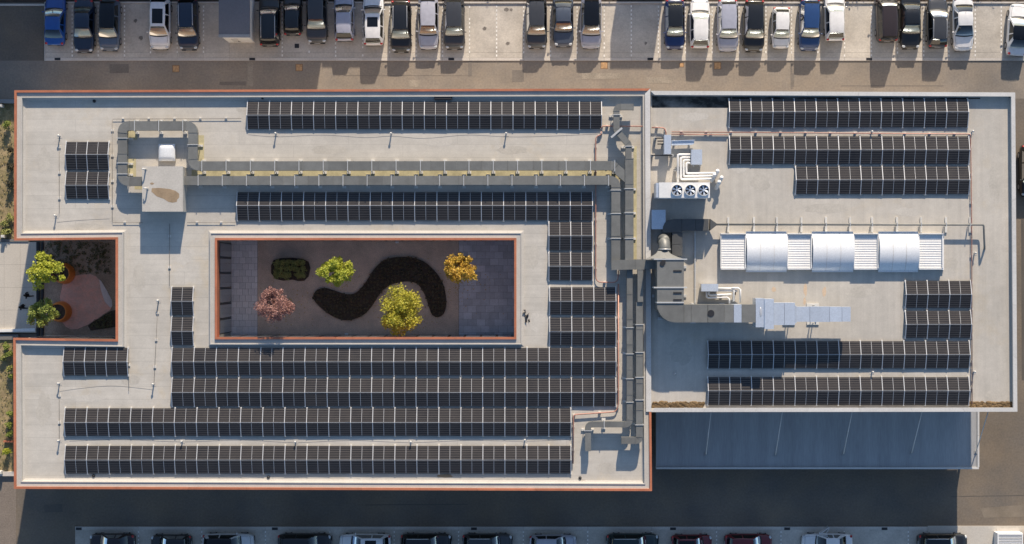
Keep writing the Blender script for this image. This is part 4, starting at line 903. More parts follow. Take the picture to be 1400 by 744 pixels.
def car(label, kind, col, dash='grey', rails=False, sun=None, roof=None, scale=1.0, open_door=False, L=None):
    l, W, H, cw, wt, rt, rb = KIND[kind]; l = L or l*scale; W *= scale; H = H*(.5+.5*scale); hw = W/2
    t = thing('parked_car', (0,0,0), label, 'car', 'cars parked around the building')
    pnt = paint(*col); yy = lambda s: l*(.5-s)
    zbelt = .62*H
    ztab = [(0,.54),(.012,.62),(.04,.70),(.10,.77*H/1.48),(.18,.83*H/1.48),(cw,.60*H+.02),(rt-.05,zbelt+.02),(rb,zbelt+.02),(.985,zbelt-.03 if kind != 'sedan' else zbelt-.06),(1,zbelt-.12)]
    wtab = [(0,.58),(.012,.72),(.04,.85),(.10,.945),(.2,1),(.75,1),(.88,.98),(.95,.93),(.985,.84),(1,.72)]
    stn = sorted(set([0,.012,.04,.07,.10,.14,.18,.23,cw,.36,.45,.55,.65,.75,.82,.88,.92,.95,.97,.985,1]))
    rows = []
    for s in stn:
        w, zt, zb = hw*interp(wtab,s), interp(ztab,s), .20 if .01 < s < .99 else .32
        half = [(0,zt),(.45*w,zt-.006),(.74*w,zt-.022),(.88*w,zt-.055),(.955*w,zt-.12),(.995*w,zt-.24),(w,(zt+zb)/2-.02),(.98*w,zb+.12),(.92*w,zb)]
        rows.append([(x,yy(s),z) for x, z in half[::-1]]+[(-x,yy(s),z) for x, z in half[1:]])
    mb = MB(); mb.grid(rows); n = len(rows[0]); mb.face(rows[0]); mb.face(rows[-1][::-1])
    for a in range(len(rows)-1): mb.face([rows[a][0], rows[a+1][0], rows[a+1][-1], rows[a][-1]])
    body = mb.build('body', pnt, t, smooth=True, origin=(0,0,0))
    wr = hw*.70; belt = lambda s: interp(ztab,s)-.035
    wb = lambda s: hw*interp(wtab,s)*.90
    # roof panel
    rows = []
    for k in range(7):
        s = wt+(rt-wt)*k/6; e = abs(2*k/6-1); zc = H-.045*e**2-(.03 if k == 6 else 0); w_ = wr*(1-.06*e**2)
        rows.append([(x*w_,yy(s),zc-dz) for x, dz in ((-1.04,.075),(-.97,.03),(-.8,.012),(-.4,.002),(0,0),(.4,.002),(.8,.012),(.97,.03),(1.04,.075))])
    mb = MB(); mb.grid(rows); rp = mb.build('roof', roof_glass if roof == 'glass' else (paint(*roof) if roof else pnt), t, smooth=True, origin=(0,0,0))
    redge = lambda s: (wr*1.03*(1-.06*(abs(2*(s-wt)/(rt-wt)-1))**2), H-.075-.045*(2*(s-wt)/(rt-wt)-1)**2)
    # screens
    def screen(s0, s1, name, mat, bow):
        rows = []
        for k in range(5):
            f = k/4; s = s0+(s1-s0)*f; a = wb(s0)*.98; b = redge(s1)[0]*.96; w_ = a+(b-a)*f
            z0 = belt(s0)+.03; z1 = H-.05; z = z0+(z1-z0)*(f+.12*math.sin(math.pi*f))
            rows.append([(u*w_, yy(s)+bow*(1-u*u)*(1-.5*f), z) for u in (-1,-.6,-.2,.2,.6,1)])
        mb = MB(); mb.grid(rows); return mb.build(name, mat, t, smooth=True, origin=(0,0,0))
    screen(cw, wt, 'windscreen', ws_glass, .09); screen(rb, rt, 'rear_window', side_glass if dash != 'pale' else ws_glass, -.05)
    mid = (wt+rt)/2 if kind != 'sedan' else (wt+rt)/2+.02
    fs = cw+.055; rs = rb-.045
    def pillar(sg, s0, s1, s2, s3, extra=None):                   # base s0..s1, top s2..s3, each pillar its own part
        mb = MB(); mb.face([(sg*(wb(s0)+.035),yy(s0),belt(s0)), (sg*(wb(s1)+.035),yy(s1),belt(s1)), (sg*(redge(s3)[0]+.004),yy(s3),redge(s3)[1]), (sg*(redge(s2)[0]+.004),yy(s2),redge(s2)[1])])
        if extra: sb_, st_, d = extra; mb.face([(sg*(wb(sb_)+.035),yy(sb_-d*.6),belt(sb_)),(sg*(wb(sb_)*.94),yy(sb_-d*1.5),belt(sb_)+.038),(sg*redge(st_)[0]*.92,yy(st_),H-.06),(sg*(redge(st_)[0]+.004),yy(st_),redge(st_)[1])])
        mb.build('pillar', pnt, t, origin=(0,0,0))
    for sg in (-1, 1):
        pillar(sg, cw-.005, cw+.03, wt, wt+.035, (cw,wt,.008)); pillar(sg, mid-.012, mid+.012, mid-.01, mid+.01)
        pillar(sg, rs-.03 if kind != 'sedan' else rs-.05, rb, rt-.05, rt, (rb,rt,-.005))
    for sg in (-1, 1):
        for a, b, a2, b2 in ((cw+.03,mid-.012,wt+.035,mid-.01),(mid+.012,rs-.03 if kind != 'sedan' else rs-.05,mid+.01,rt-.05)):
            q = [(sg*(wb(a)+.03),yy(a),belt(a)), (sg*(wb(b)+.03),yy(b),belt(b)), (sg*redge(b2)[0],yy(b2),redge(b2)[1]), (sg*redge(a2)[0],yy(a2),redge(a2)[1])]
            m2 = MB(); m2.face(q); m2.build('side_window', side_glass, t, origin=(0,0,0))
    # interior
    m2 = MB(); m2.prism([(-wb(cw)*.9,yy(cw+.02)),(wb(cw)*.9,yy(cw+.02)),(wb(rb)*.9,yy(rb-.02)),(-wb(rb)*.9,yy(rb-.02))], zbelt-.1, zbelt+.035)
    it = m2.build('interior', inter, t, origin=(0,0,0))
    m2 = MB(); m2.box(-wb(cw)*.86, wb(cw)*.86, yy(wt-.015), yy(cw+.012), zbelt+.036, zbelt+.075); m2.build('dashboard', dash_m[dash], it, origin=(0,0,0))
    for sg in (-1, 1):
        m2 = MB(); m2.box(sg*hw*.42-.22, sg*hw*.42+.22, yy(wt+.12)-.07, yy(wt+.12)+.07, zbelt+.036, H-.28); m2.box(sg*hw*.42-.12, sg*hw*.42+.12, yy(wt+.125)-.05, yy(wt+.125)+.05, H-.28, H-.14)
        m2.build('seat', dash_m['tan'] if dash == 'tan' else inter, it, origin=(0,0,0))
    # cowl strip, lights, bumpers, plate, mirrors, wheels
    m2 = MB(); rows = [[(u*wb(cw)*.95, yy(cw-.022)+.09*(1-u*u), belt(cw-.02)+.043-.02*u*u) for u in (-1,-.5,0,.5,1)], [(u*wb(cw)*.95, yy(cw-.001)+.09*(1-u*u), belt(cw)+.048-.02*u*u) for u in (-1,-.5,0,.5,1)]]
    m2.grid(rows); m2.build('cowl_vent', trim, t, origin=(0,0,0))
    for sg in (-1, 1):
        m2 = MB(); m2.ellipsoid((sg*hw*.66,yy(.045),.63), (.17,.15,.08), 10, 6); m2.build('headlight', lamp_c, t, smooth=True, origin=(0,0,0))
        m2 = MB(); m2.ellipsoid((sg*hw*.76,yy(.972),zbelt-.10), (.13,.12,.14 if kind in ('suv','hatch','van','wagon') else .07), 10, 6); m2.build('tail_light', lamp_r, t, smooth=True, origin=(0,0,0))
        m2 = MB(); m2.ellipsoid((sg*(hw+.075),yy(cw+.05),belt(cw)+.075), (.10,.055,.065), 10, 6); m2.box(sg*hw*.9, sg*(hw+.05), yy(cw+.05)-.02, yy(cw+.05)+.02, belt(cw)+.03, belt(cw)+.07); m2.build('mirror', pnt, t, smooth=True, origin=(0,0,0))
        for s in (.19, .81):
            x = sg*(hw-.10); m2 = MB(); m2.tube([(x-.11,yy(s),.32),(x+.11,yy(s),.32)], .32, 20); wh = m2.build('wheel', blackr, t, smooth=False, origin=(0,0,0))
            m2 = MB(); m2.tube([(x+sg*.105,yy(s),.32),(x+sg*.122,yy(s),.32)], .21, 16); m2.build('rim', rimm, wh, origin=(0,0,0))
    m2 = MB(); m2.box(-hw*.72, hw*.72, yy(.004), yy(-.006), .24, .36); m2.build('bumper', trim, t, origin=(0,0,0))
    m2 = MB(); m2.box(-hw*.72, hw*.72, yy(1.005), yy(.994), .26, .42); m2.build('bumper', trim, t, origin=(0,0,0))
    m2 = MB(); m2.box(-.26, .26, yy(1.003), yy(.999), .60, .71); m2.build('number_plate', plate_m, t, origin=(0,0,0))
    m2 = MB(); m2.box(-.26, .26, yy(.0), yy(-.004), .42, .52); m2.build('number_plate', plate_m, t, origin=(0,0,0))
    m2 = MB()                                                     # seams: bonnet edges and door cuts
    for sg in (-1, 1):
        m2.tube([(sg*hw*interp(wtab,s)*.80, yy(s), interp(ztab,s)-.029) for s in (.07,.12,.18,cw-.02)], .008, 4)
    m2.tube([(u*hw*.72, yy(.065)+.05*(1-u*u), interp(ztab,.065)-.02*abs(u)**2+.002) for u in (-1,-.5,0,.5,1)], .008, 4)
    m2.build('panel_gap', trim, t, origin=(0,0,0))
    if rails:
        for sg in (-1, 1):
            m2 = MB(); m2.tube([(sg*wr*.93,yy(wt+.03),H-.05),(sg*wr*.93,yy(wt+.06),H+.02),(sg*wr*.93,yy((wt+rt)/2),H+.035),(sg*wr*.93,yy(rt-.05),H+.01),(sg*wr*.93,yy(rt-.02),H-.06)], .022, 6); m2.build('roof_rail', alum, t, smooth=True, origin=(0,0,0))
    if sun:
        a, b = wt+(rt-wt)*sun[0], wt+(rt-wt)*sun[1]; rows = []
        for k in range(4):
            s = a+(b-a)*k/3; e = abs(2*(s-wt)/(rt-wt)-1); rows.append([(u*wr*.72,yy(s),H-.045*e*e-.010*u*u+.008) for u in (-1,-.4,.4,1)])
        m2 = MB(); m2.grid(rows); m2.build('sunroof', roof_glass, rp, smooth=True, origin=(0,0,0))
    else:
        m2 = MB(); m2.tube([(0,yy(rt-.03),H-.04),(0,yy(rt-.01),H+.09)], .012, 5); m2.build('antenna', trim, rp, origin=(0,0,0))
    if open_door:
        s = cw+.06; x, y = hw-.02, yy(s); m2 = MB(); e = (x+.62, y-.80)
        m2.obox((x,y), e, .07, .32, zbelt-.02); m2.obox((x+.05,y-.06), (e[0]-.08,e[1]+.1), .04, zbelt-.02, zbelt+.02); m2.tube([(x+.08,y-.10,zbelt),(x+.15,y-.45,H-.16),(e[0]-.06,e[1]+.08,H-.2),(e[0],e[1],zbelt)], .025, 6)
        d_ = m2.build('door', pnt, t, origin=(0,0,0)); m2 = MB(); m2.obox((e[0]-.20,e[1]+.22), (e[0]-.08,e[1]+.07), .10, .72, .76); m2.build('handle', trim, d_, origin=(0,0,0))
    t['_L'] = l; return t
def place(t, x, y, rot):
    t.location = (x, y, .058); t.rotation_euler = (0,0,rot); del t['_L']
BLK = ('black',(.012,.013,.015)); NAV = ('navy',(.012,.022,.048)); WHT = ('white',(.72,.71,.70)); SIL = ('silver',(.42,.42,.47)); LIL = ('silver_lilac',(.36,.37,.44))
GRY = ('dark_grey',(.045,.047,.052)); SLT = ('slate',(.07,.085,.115)); BLU = ('bright_blue',(.012,.075,.30)); DBL = ('deep_blue',(.008,.025,.11)); MBL = ('medium_blue',(.02,.055,.16)); RED = ('dark_red',(.14,.012,.018)); GRN = ('dark_green',(.012,.028,.03)); BRN = ('dark_brown',(.035,.024,.022)); STL = ('steel_blue',(.07,.10,.15))
# x centre, y of the lower end, nose down?, kind, paint, options, label
NORTH = [
 (75,62,0,'sedan',BLU,dict(dash='grey',L=4.3),'bright blue car at the left end of the north parking lot'),
 (114.5,72,1,'sedan',NAV,dict(dash='pale'),'dark navy saloon second from the left in the north lot'),
 (149.5,69.5,1,'suv',STL,dict(dash='pale',roof='glass'),'steel blue car with black glass roof, third from the left in the north lot'),
 (218.5,67.5,1,'suv',WHT,dict(dash='tan',sun=(.12,.72)),'white car with black sunroof and orange windscreen reflection left of the kiosk'),
 (257,68.5,1,'suv',NAV,dict(dash='tan',rails=True),'navy car with roof rails directly left of the kiosk'),
 (368.5,63.5,0,'suv',BLK,dict(dash='grey',rails=True),'black estate with red tail lights directly right of the kiosk'),
 (400,48.5,0,'small',BLK,dict(dash='dark'),'small black hatchback parked far back, second right of the kiosk'),
 (433,59.5,1,'suv',GRY,dict(dash='pale',L=4.7),'dark grey car with pale windscreen, third right of the kiosk'),
 (470.5,56.5,0,'hatch',LIL,dict(dash='grey'),'small silver car with its boot to the road, fourth right of the kiosk'),
 (510.5,62.5,0,'suv',WHT,dict(dash='pale',sun=(.15,.55)),'white car with square black sunroof and boot to the road'),
 (548,71.5,1,'suv',BLK,dict(dash='pale',rails=True),'black car with silver roof rails between white and silver cars'),
 (585.5,67.5,1,'wagon',SIL,dict(dash='tan'),'silver estate with orange windscreen reflection, left of a dark grey car'),
 (621,67.5,1,'suv',GRY,dict(dash='pale'),'dark grey car with pale windscreen left of the empty middle bays'),
 (733.5,66.5,1,'suv',GRY,dict(dash='tan'),'dark grey car with orange windscreen reflection, left of three in the middle of the lot'),
 (770,64,1,'sedan',SLT,dict(dash='tan'),'slate blue saloon, middle of three in the middle of the lot'),
 (808,66.5,1,'suv',LIL,dict(dash='tan',roof='glass'),'silver car with dark glass roof, right of three in the middle of the lot'),
 (922.5,67.5,1,'hatch',DBL,dict(dash='pale',roof=BLK,L=4.3),'deep blue hatchback with black roof right of the empty bays'),
 (957,66.5,0,'hatch',WHT,dict(dash='pale',L=4.3),'white hatchback with its boot to the road beside the deep blue one'),
 (995,70.5,1,'suv',LIL,dict(dash='pale'),'silver lilac car between a white hatchback and a black car'),
 (1031,71,1,'suv',BLK,dict(dash='pale'),'black car with pale windscreen left of the small white car'),
 (1068,66.5,1,'small',WHT,dict(dash='pale'),'smallest white car, between a black and a blue car'),
 (1107,69.5,1,'suv',MBL,dict(dash='pale'),'blue car with pale windscreen right of the small white car'),
 (1141.5,56.5,0,'hatch',WHT,dict(dash='pale',L=4.3),'white car with its boot to the road right of the blue car'),
 (1212.5,57.5,0,'van',BRN,dict(dash='grey'),'dark brown tall car parked left of a long black saloon'),
 (1245,67,1,'sedan',BLK,dict(dash='pale'),'long black saloon right of the dark brown tall car'),
 (1282,65.5,0,'hatch',GRY,dict(dash='grey',rails=True,L=4.4),'dark grey hatchback with roof rails left of a white saloon'),
 (1317,69.5,1,'sedan',WHT,dict(dash='dark'),'white saloon with dark windscreen near the right end of the north lot')]
for x, y, down, kind, col, opt, lab in NORTH:
    t = car(lab, kind, col, **opt); l = t['_L']; Y = V(y,.5)+l/2; place(t, U(x,.75), Y, (math.pi if down else 0)+random.uniform(-.02,.02))
t = car('white coupe with dark glass roof at the right edge of the north lot', 'sedan', WHT, dash='pale', roof='glass', L=4.55); place(t, U(1392,.7), V(77,.4)+2.28, math.radians(-4))
t = car('black car at the right edge of the frame beside the hall', 'suv', BLK, dash='dark'); place(t, U(1409,.7), V(234,.5), math.pi); t.location.z = 0
SOUTH = [(152.5,'sedan',('maroon_black',(.02,.012,.014)),-1,dict(dash='grey',L=3.95),'near-black car at the left end of the south parking row'),
 (233.5,'small',BLK,-1,dict(dash='dark'),'short black car second from the left in the south row'),
 (312,'suv',('white_silver',(.60,.61,.62)),1,dict(dash='dark',roof='glass'),'white car with black glass roof in the south row'),
 (416.5,'suv',BLK,1,dict(dash='dark',L=4.7),'black car left of the white car with black windows in the south row'),
 (499,'hatch',WHT,-1,dict(dash='dark',sun=(.2,.7),L=4.5),'white car with dark sunroof and windows in the south row'),
 (582.5,'suv',BLK,1,dict(dash='grey',rails=True),'black car with silver roof rails directly right of the white one in the south row'),
 (666.5,'wagon',GRY,1,dict(dash='grey',rails=True,L=4.4),'dark grey estate in the middle of the south row'),
 (756,'small',SIL,1,dict(dash='dark',L=4.1),'silver white small car with dark roof glass in the south row'),
 (865,'suv',GRN,1,dict(dash='grey',rails=True,L=4.6),'dark green black car with roof rails left of the red cars'),
 (946,'small',RED,1,dict(dash='dark',sun=(.05,.95)),'dark red car with black roof, left of two red cars'),
 (1023.5,'hatch',RED,1,dict(dash='grey'),'dark red car with red roof, right of two red cars'),
 (1131,'sedan',WHT,1,dict(dash='dark',open_door=True,L=4.4),'white car with an open front door in the south row'),
 (1289.5,'suv',BLK,1,dict(dash='dark',rails=True,L=4.35),'black car half in sunlight at the right end of the south row')]
for x, kind, col, face, opt, lab in SOUTH:
    t = car(lab, kind, col, **opt)
    place(t, U(x,.8), V(743.5,.6), -math.pi/2 if face > 0 else math.pi/2)
    if 'open' in lab: t.rotation_euler = (0,0,math.pi/2)
# louvred plant unit bottom right
lu = thing('louvred_unit', (*P(1390,745),.07), 'white louvred plant unit at the bottom right corner', 'air conditioner')
X0, X1, Y0, Y1 = U(1364.5,1.0), U(1398,1.0), V(772,1.0), V(729.5,1.0)
mb = MB(); mb.box(X0, X1, Y0, Y1, .07, .93); mb.build('housing', darkm, lu)
mb = MB(); mb.box(X0-.05, X0+.06, Y0, Y1+.02, .07, 1.02); mb.box(X1-.06, X1+.05, Y0, Y1+.02, .07, 1.02); mb.box(X0+.062, X1-.062, Y1-.14, Y1+.02, .07, 1.02); mb.build('frame', whitem, lu)
for k in range(18):
    y = Y1-.22-k*.14; mb = MB(); mb.box(X0+.065, X1-.065, y-.045, y+.045, .94, .99); o = mb.build('slat', whitem, lu); o.rotation_euler = (.25,0,0)
mb = MB(); mb.box(U(1362), U(1420), V(780), V(722), .072, .10); tag(mb.build('unit_base', kerbm), 'pale concrete base under the louvred unit', 'base')
mb = MB(); mb.box(U(1399.5), U(1406), V(760), V(727), .102, 1.3); tag(mb.build('gas_cabinet', pm('yellow_paint',(.6,.42,.05),.5)), 'yellow cabinet at the right edge beside the louvred unit', 'cabinet')
# slack cables lying on the roof
cab_m = pm('cable_dark', (.32,.30,.27), .7)
for pts, lab in (([(340,184),(378,187),(440,184.5),(500,188),(535,186),(580,189),(640,184.5),(692,187),(740,186.5),(820,183)],'thin slack cable below the northern solar row'),([(95,603),(170,601),(249,604),(330,601.5),(404,605),(480,602),(562,605),(640,602),(717,603),(775,601)],'thin slack cable along the southern walkway'),([(82,535),(110,531),(150,527.5),(185,530),(210,533)],'thin slack cable below the lone three-column solar row'),([(78,304),(110,301),(150,299)],'thin slack cable from the vent above the notch')):
    mb = MB(); pp = smooth_open([Vector(P(x,y,R)) for x, y in pts]); mb.tube([(p.x,p.y,R+.010) for p in pp], .007, 5); tag(mb.build('roof_cable', cab_m), lab, 'cable', 'slack roof cables')
# ------------------------------------------------------------------ plants
import numpy as np
def leaves(mb, rng, centre, rad, n, leaf, flat=.5):
    # leaf quads scattered in an ellipsoid, denser towards its shell
    d = rng.normal(size=(n,3)); d /= np.linalg.norm(d,axis=1)[:,None]; rr = rng.random(n)**.45
    p = np.array(centre)+d*rr[:,None]*np.array(rad)
    u = rng.normal(size=(n,3)); u[:,2] *= flat; u /= np.linalg.norm(u,axis=1)[:,None]
    w = rng.normal(size=(n,3)); w[:,2] *= flat; w -= (w*u).sum(1)[:,None]*u; w /= np.linalg.norm(w,axis=1)[:,None]
    sz = leaf*(0.6+.8*rng.random(n)); a = u*sz[:,None]; b = w*(sz*.6)[:,None]
    q = np.stack([p-a*.5, p+b*.5, p+a*.5, p-b*.5], 1).reshape(-1,3)
    base = len(mb.v); mb.v += [tuple(x) for x in q.tolist()]; mb.f += [(base+4*i,base+4*i+1,base+4*i+2,base+4*i+3) for i in range(n)]; mb.m += [0]*n
def tree(name, label, base, top_c, r, zr, mat, seed, nclump=46, nleaf=110, leaf=.17, trunk=.11, lobes=None):
    """base (x,y,z) of the trunk; top_c crown centre; r horizontal radii; zr vertical radius"""
    rng = np.random.default_rng(seed); rr = random.Random(seed)
    t = thing(name, base, label, 'tree')
    mb = MB(); B = Vector(base); C = Vector(top_c); fork = B.lerp(C, .55)+Vector((rr.uniform(-.1,.1),rr.uniform(-.1,.1),-.2))
    mb.tube([B, B.lerp(fork,.5)+Vector((.05,-.03,0)), fork], trunk, 8, r1=trunk*.7); crown = MB(); pts = []
    for k in range(nclump):
        while True:
            d = Vector((rr.uniform(-1,1),rr.uniform(-1,1),rr.uniform(-.8,1)))
            if .25 < d.length < 1: break
        f = 1.0
        if lobes: f = 1+lobes*math.sin(3*math.atan2(d.y,d.x)+seed)
        p = C+Vector((d.x*r[0]*f, d.y*r[1]*f, d.z*zr)); pts.append(p)
        cr = rr.uniform(.20,.36)*(r[0]+r[1])/2; leaves(crown, rng, p, (cr,cr,cr*.7), nleaf, leaf)
    for p in pts[::3]: m = fork.lerp(p,.5)+Vector((0,0,.12)); mb.tube([fork, m, p], trunk*.42, 5, r1=.015)
    mb.build('trunk', bark, t, smooth=True); crown.build('crown', mat, t)
    return t
lf_lime = leafm('leaf_lime', (.42,.46,.05), (.56,.55,.07), (.30,.34,.04), .35)
lf_yellow = leafm('leaf_yellow_green', (.48,.46,.05), (.62,.52,.06), (.34,.34,.04), .35)
lf_orange = leafm('leaf_autumn_orange', (.60,.36,.05), (.62,.48,.06), (.46,.23,.04), .3)
lf_pink = leafm('leaf_purple_pink', (.34,.17,.15), (.26,.115,.10), (.42,.25,.20), .2)
lf_olive = leafm('leaf_olive', (.34,.35,.10), (.22,.24,.06), (.40,.38,.14), .15)
lf_dark = leafm('leaf_dark', (.05,.048,.022), (.075,.062,.032), (.03,.03,.015), .05)
lf_green = leafm('leaf_green', (.22,.28,.05), (.32,.35,.07), (.14,.19,.04), .25)
def at(px, py, z): return (U(px,z), V(py,z), z)
def pair(bp, bz, cp, cz): return at(*bp,bz), at(*cp,cz)
b, c = pair((479,371),CZ, (459,371),8.45); tree('deciduous_tree', 'bright lime tree in the courtyard, left of the winding dark bed', b, c, (1.35,1.15), .95, lf_lime, 11, 40, 90, .2)
b, c = pair((553,424),CZ, (547,424),7.9); tree('deciduous_tree', 'tall yellow-green tree at the south wall of the courtyard', b, c, (1.55,1.85), 1.25, lf_yellow, 12, 70, 110, .16)
b, c = pair((631,371),CZ, (628,369),8.3); tree('deciduous_tree', 'orange autumn tree at the right of the courtyard', b, c, (1.35,1.25), .95, lf_orange, 13, 46, 100, .17)
b, c = pair((391,414),CZ, (375,417),9.1); tree('deciduous_tree', 'purple-pink feathery tree at the left of the courtyard', b, c, (1.45,1.2), 1.15, lf_pink, 14, 60, 120, .12)
b, c = pair((86,374),.7, (62,371),8.7); tree('deciduous_tree', 'lime tree in the upper orange planter beside the plaza', b, c, (1.35,1.35), .9, lf_lime, 15, 34, 90, .2, lobes=.25)
b, c = pair((81,427),.7, (59,428),7.9); tree('deciduous_tree', 'green tree in the lower orange planter beside the plaza', b, c, (1.35,1.0), .95, lf_green, 16, 34, 100, .15)
for x, y, lab in ((86,374,'upper round orange planter in the notch'),(81.5,426.5,'lower round orange planter in the notch')):
    X, Y, _ = at(x,y,.6); t = thing('round_planter', (X,Y,.03), lab, 'planter', 'orange planters in the notch'); n = 28; mb = MB(); prof = [(.93,.03),(.90,.5),(.80,1.15),(.76,1.22),(.70,1.22),(.67,1.05)]
    rows = [[(X+r_*math.cos(2*math.pi*k/n), Y+r_*math.sin(2*math.pi*k/n), z) for k in range(n+1)] for r_, z in prof]; mb.grid(rows); mb.build('pot', clad, t, smooth=True)
    mb = MB(); mb.cyl(X, Y, .80, 1.06, .60, .67, 24); mb.build('soil', soil, t)
def shrub(label, x, y, z, r, h, mat, seed, group, n=520, leaf=.12, name='shrub'):
    rng = np.random.default_rng(seed); rr = random.Random(seed); X, Y = P(x,y,z+h*.6); t = thing(name, (X,Y,z), label, 'shrub', group)
    mb = MB()
    for k in range(9):
        a = rr.uniform(0,6.28); q = rr.uniform(0,.6)*r; leaves(mb, rng, (X+q*math.cos(a),Y+q*math.sin(a),z+h*rr.uniform(.4,.75)), (r*.5,r*.5,h*.35), n//9, leaf)
    mb.build('foliage', mat, t)
    mb = MB()
    for k in range(5): a = k*1.26; mb.tube([(X,Y,z),(X+r*.4*math.cos(a),Y+r*.4*math.sin(a),z+h*.6)], .02, 4, r1=.008)
    mb.build('stem', bark, t)
# oval bed of olive shrubs in the courtyard
ob = [P(*q,CZ) for q in ((374,356),(384,353),(400,352.5),(414,354),(422,358),(424.5,367),(422,378),(416,384),(408,384.5),(400,382.5),(388,384),(378,382),(371,374),(371,363))]
mb = MB(); mb.prism(ob, CZ-.05, CZ+.14); mb.build('planting_bed', soil, cfl)
rr = random.Random(3); spots = [(378+k*7.2, 359.5+r_*8.2+rr.uniform(-1,1)) for r_ in range(3) for k in range(6) if not (r_ == 2 and k in (3,))]
for i, (x, y) in enumerate(spots): shrub('olive shrub in the oval bed at the left of the courtyard', x+rr.uniform(-1.2,1.2), y, CZ+.14, rr.uniform(.36,.46), rr.uniform(.7,1.0), lf_olive, 100+i, 'olive shrubs in the oval courtyard bed', 260, .11)
# winding dark bed
def smooth_loop(pts, seg=4):
    out = []; n = len(pts)
    for i in range(n):
        p0, p1, p2, p3 = pts[i-1], pts[i], pts[(i+1)%n], pts[(i+2)%n]
        for k in range(seg):
            s_ = k/seg; out.append(.5*((2*p1)+(p2-p0)*s_+(2*p0-5*p1+4*p2-p3)*s_*s_+(3*p1-p0-3*p2+p3)*s_**3))
    return out
loop = smooth_loop([Vector(q) for q in ((428.6,407),(431,399),(437,395),(446,394),(458,397.5),(472,402),(484,401.5),(494,394),(502,383),(511,369),(522,358),(534,353),(548,351.3),(564,352.5),(578,357),(590,366),(600,378),(607,392),(610,408),(609.5,422),(605,431),(598,433.5),(591,430.5),(587,421),(583,408),(577,396),(570,388),(561,385.3),(550,385.5),(538,388),(528,393),(520,401),(513,412),(506,422),(497,430.5),(485,436),(472,437.8),(458,434),(445,426),(434,416))], 3)
mb = MB(); mb.prism([P(p.x,p.y,CZ) for p in loop], CZ-.05, CZ+.16); mb.build('planting_bed', soil, cfl)
rng = np.random.default_rng(5); gc = MB()
def inside(x, y):
    c_ = False
    for i in range(len(loop)):
        p, q = loop[i-1], loop[i]
        if (p.y > y) != (q.y > y) and x < (q.x-p.x)*(y-p.y)/(q.y-p.y)+p.x: c_ = not c_
    return c_
for gx in np.arange(430,610,4.6):
    for gy in np.arange(353,437,4.6):
        x, y = gx+rng.uniform(-1.3,1.3), gy+rng.uniform(-1.3,1.3)
        if not inside(x, y) or rng.random() < .08: continue
        X, Y = P(x,y,CZ); hh = rng.uniform(.08,.22); leaves(gc, rng, (X,Y,CZ+.16+hh*.5), (.13,.13,hh), 34, .10)
tag(gc.build('ground_cover', leafm('leaf_brown',(.13,.10,.055),(.08,.065,.035),(.18,.14,.08),.1)), 'dark low ground cover filling the winding courtyard bed', 'ground cover', kind='stuff')
# west gardens
for x, y, r_, h, m_, lab in ((9,170,.55,1.0,lf_green,'round green shrub at the north end of the west garden'),(15,205,.4,.9,lf_dark,'upper dark shrub against the west wall in the north garden'),(15,228,.45,.9,lf_dark,'second dark shrub against the west wall in the north garden'),(14.5,252,.45,.9,lf_dark,'third dark shrub against the west wall in the north garden'),(14,297,.4,.7,lf_olive,'olive shrub lowest on the right in the north garden'),(6,305,.45,.6,lf_olive,'olive shrub near the plaza in the north garden'),(10,316,.4,.6,lf_olive,'olive shrub touching the plaza strip in the north garden'),(4,318,.3,.5,lf_olive,'small olive shrub by the white stone near the plaza'),
 (8,474,.4,.6,lf_green,'yellow-green shrub just below the plaza in the south garden'),(13,484,.4,.6,lf_green,'second shrub below the plaza in the south garden'),(4,490,.4,.6,lf_olive,'olive shrub at the left below the plaza'),(14,503,.4,.8,lf_olive,'olive shrub against the west wall in the south garden'),(15,515,.35,.7,lf_green,'narrow green shrub against the west wall in the south garden'),(14,566,.35,.8,lf_green,'upper green shrub of the three in the south garden'),(13,580,.4,.8,lf_green,'middle green shrub of the three in the south garden'),(13,593,.4,.8,lf_green,'lower green shrub of the three in the south garden'),(9,617,.55,.9,lf_lime,'round pale green shrub at the south end of the garden')):
    shrub(lab, x, y, .045, r_, h, m_, int(x*31+y), 'shrubs in the west gardens', 420, .12)
mb = MB(); mb.box(U(7), U(20), V(604), V(602), .05, .5); tag(mb.build('orange_board', orange), 'orange board above the round pale shrub in the south garden', 'board')
for x, y, lab in ((4,145.5,'small pale stone block below the grey garden wall'),(7,323.5,'small white stone block beside the plaza'),(3,645,'small white stone block at the south end of the garden')):
    mb = MB(); mb.box(U(x-2.4), U(x+2.4), V(y+2), V(y-2), .04, .65); mb.box(U(x-1.8), U(x+1.8), V(y+1.4), V(y-1.4), .65, .70); tag(mb.build('stone_block', block), lab, 'block', 'stone blocks in the west garden')
rng = np.random.default_rng(8); tf = MB()
for k in range(520):
    x = rng.uniform(-20,24); y = rng.uniform(145,326) if rng.random() < .5 else rng.uniform(466,642); X, Y = P(x,y,.1); leaves(tf, rng, (X,Y,.09), (.12,.12,.05), 5, .10)
tag(tf.build('dry_grass', leafm('leaf_dry',(.30,.24,.11),(.20,.18,.07),None,.1)), 'dry grass tufts scattered over the west garden strips', 'grass', kind='stuff')
rng = np.random.default_rng(31); fl = MB()
for cx_, cy_, n in ((470,380,90),(550,430,220),(628,385,150),(390,420,110)):
    for k in range(n):
        X, Y = P(cx_+rng.normal()*20, min(459,max(331,cy_+rng.normal()*16)), CZ); a = rng.uniform(0,6.28); l = rng.uniform(.05,.10); z = CZ+.006+rng.uniform(0,.02)
        fl.face([(X,Y,z),(X+l*math.cos(a),Y+l*math.sin(a),z+.01),(X+l*1.3*math.cos(a+.5),Y+l*1.3*math.sin(a+.5),z+.015),(X+l*math.cos(a+1),Y+l*math.sin(a+1),z)])
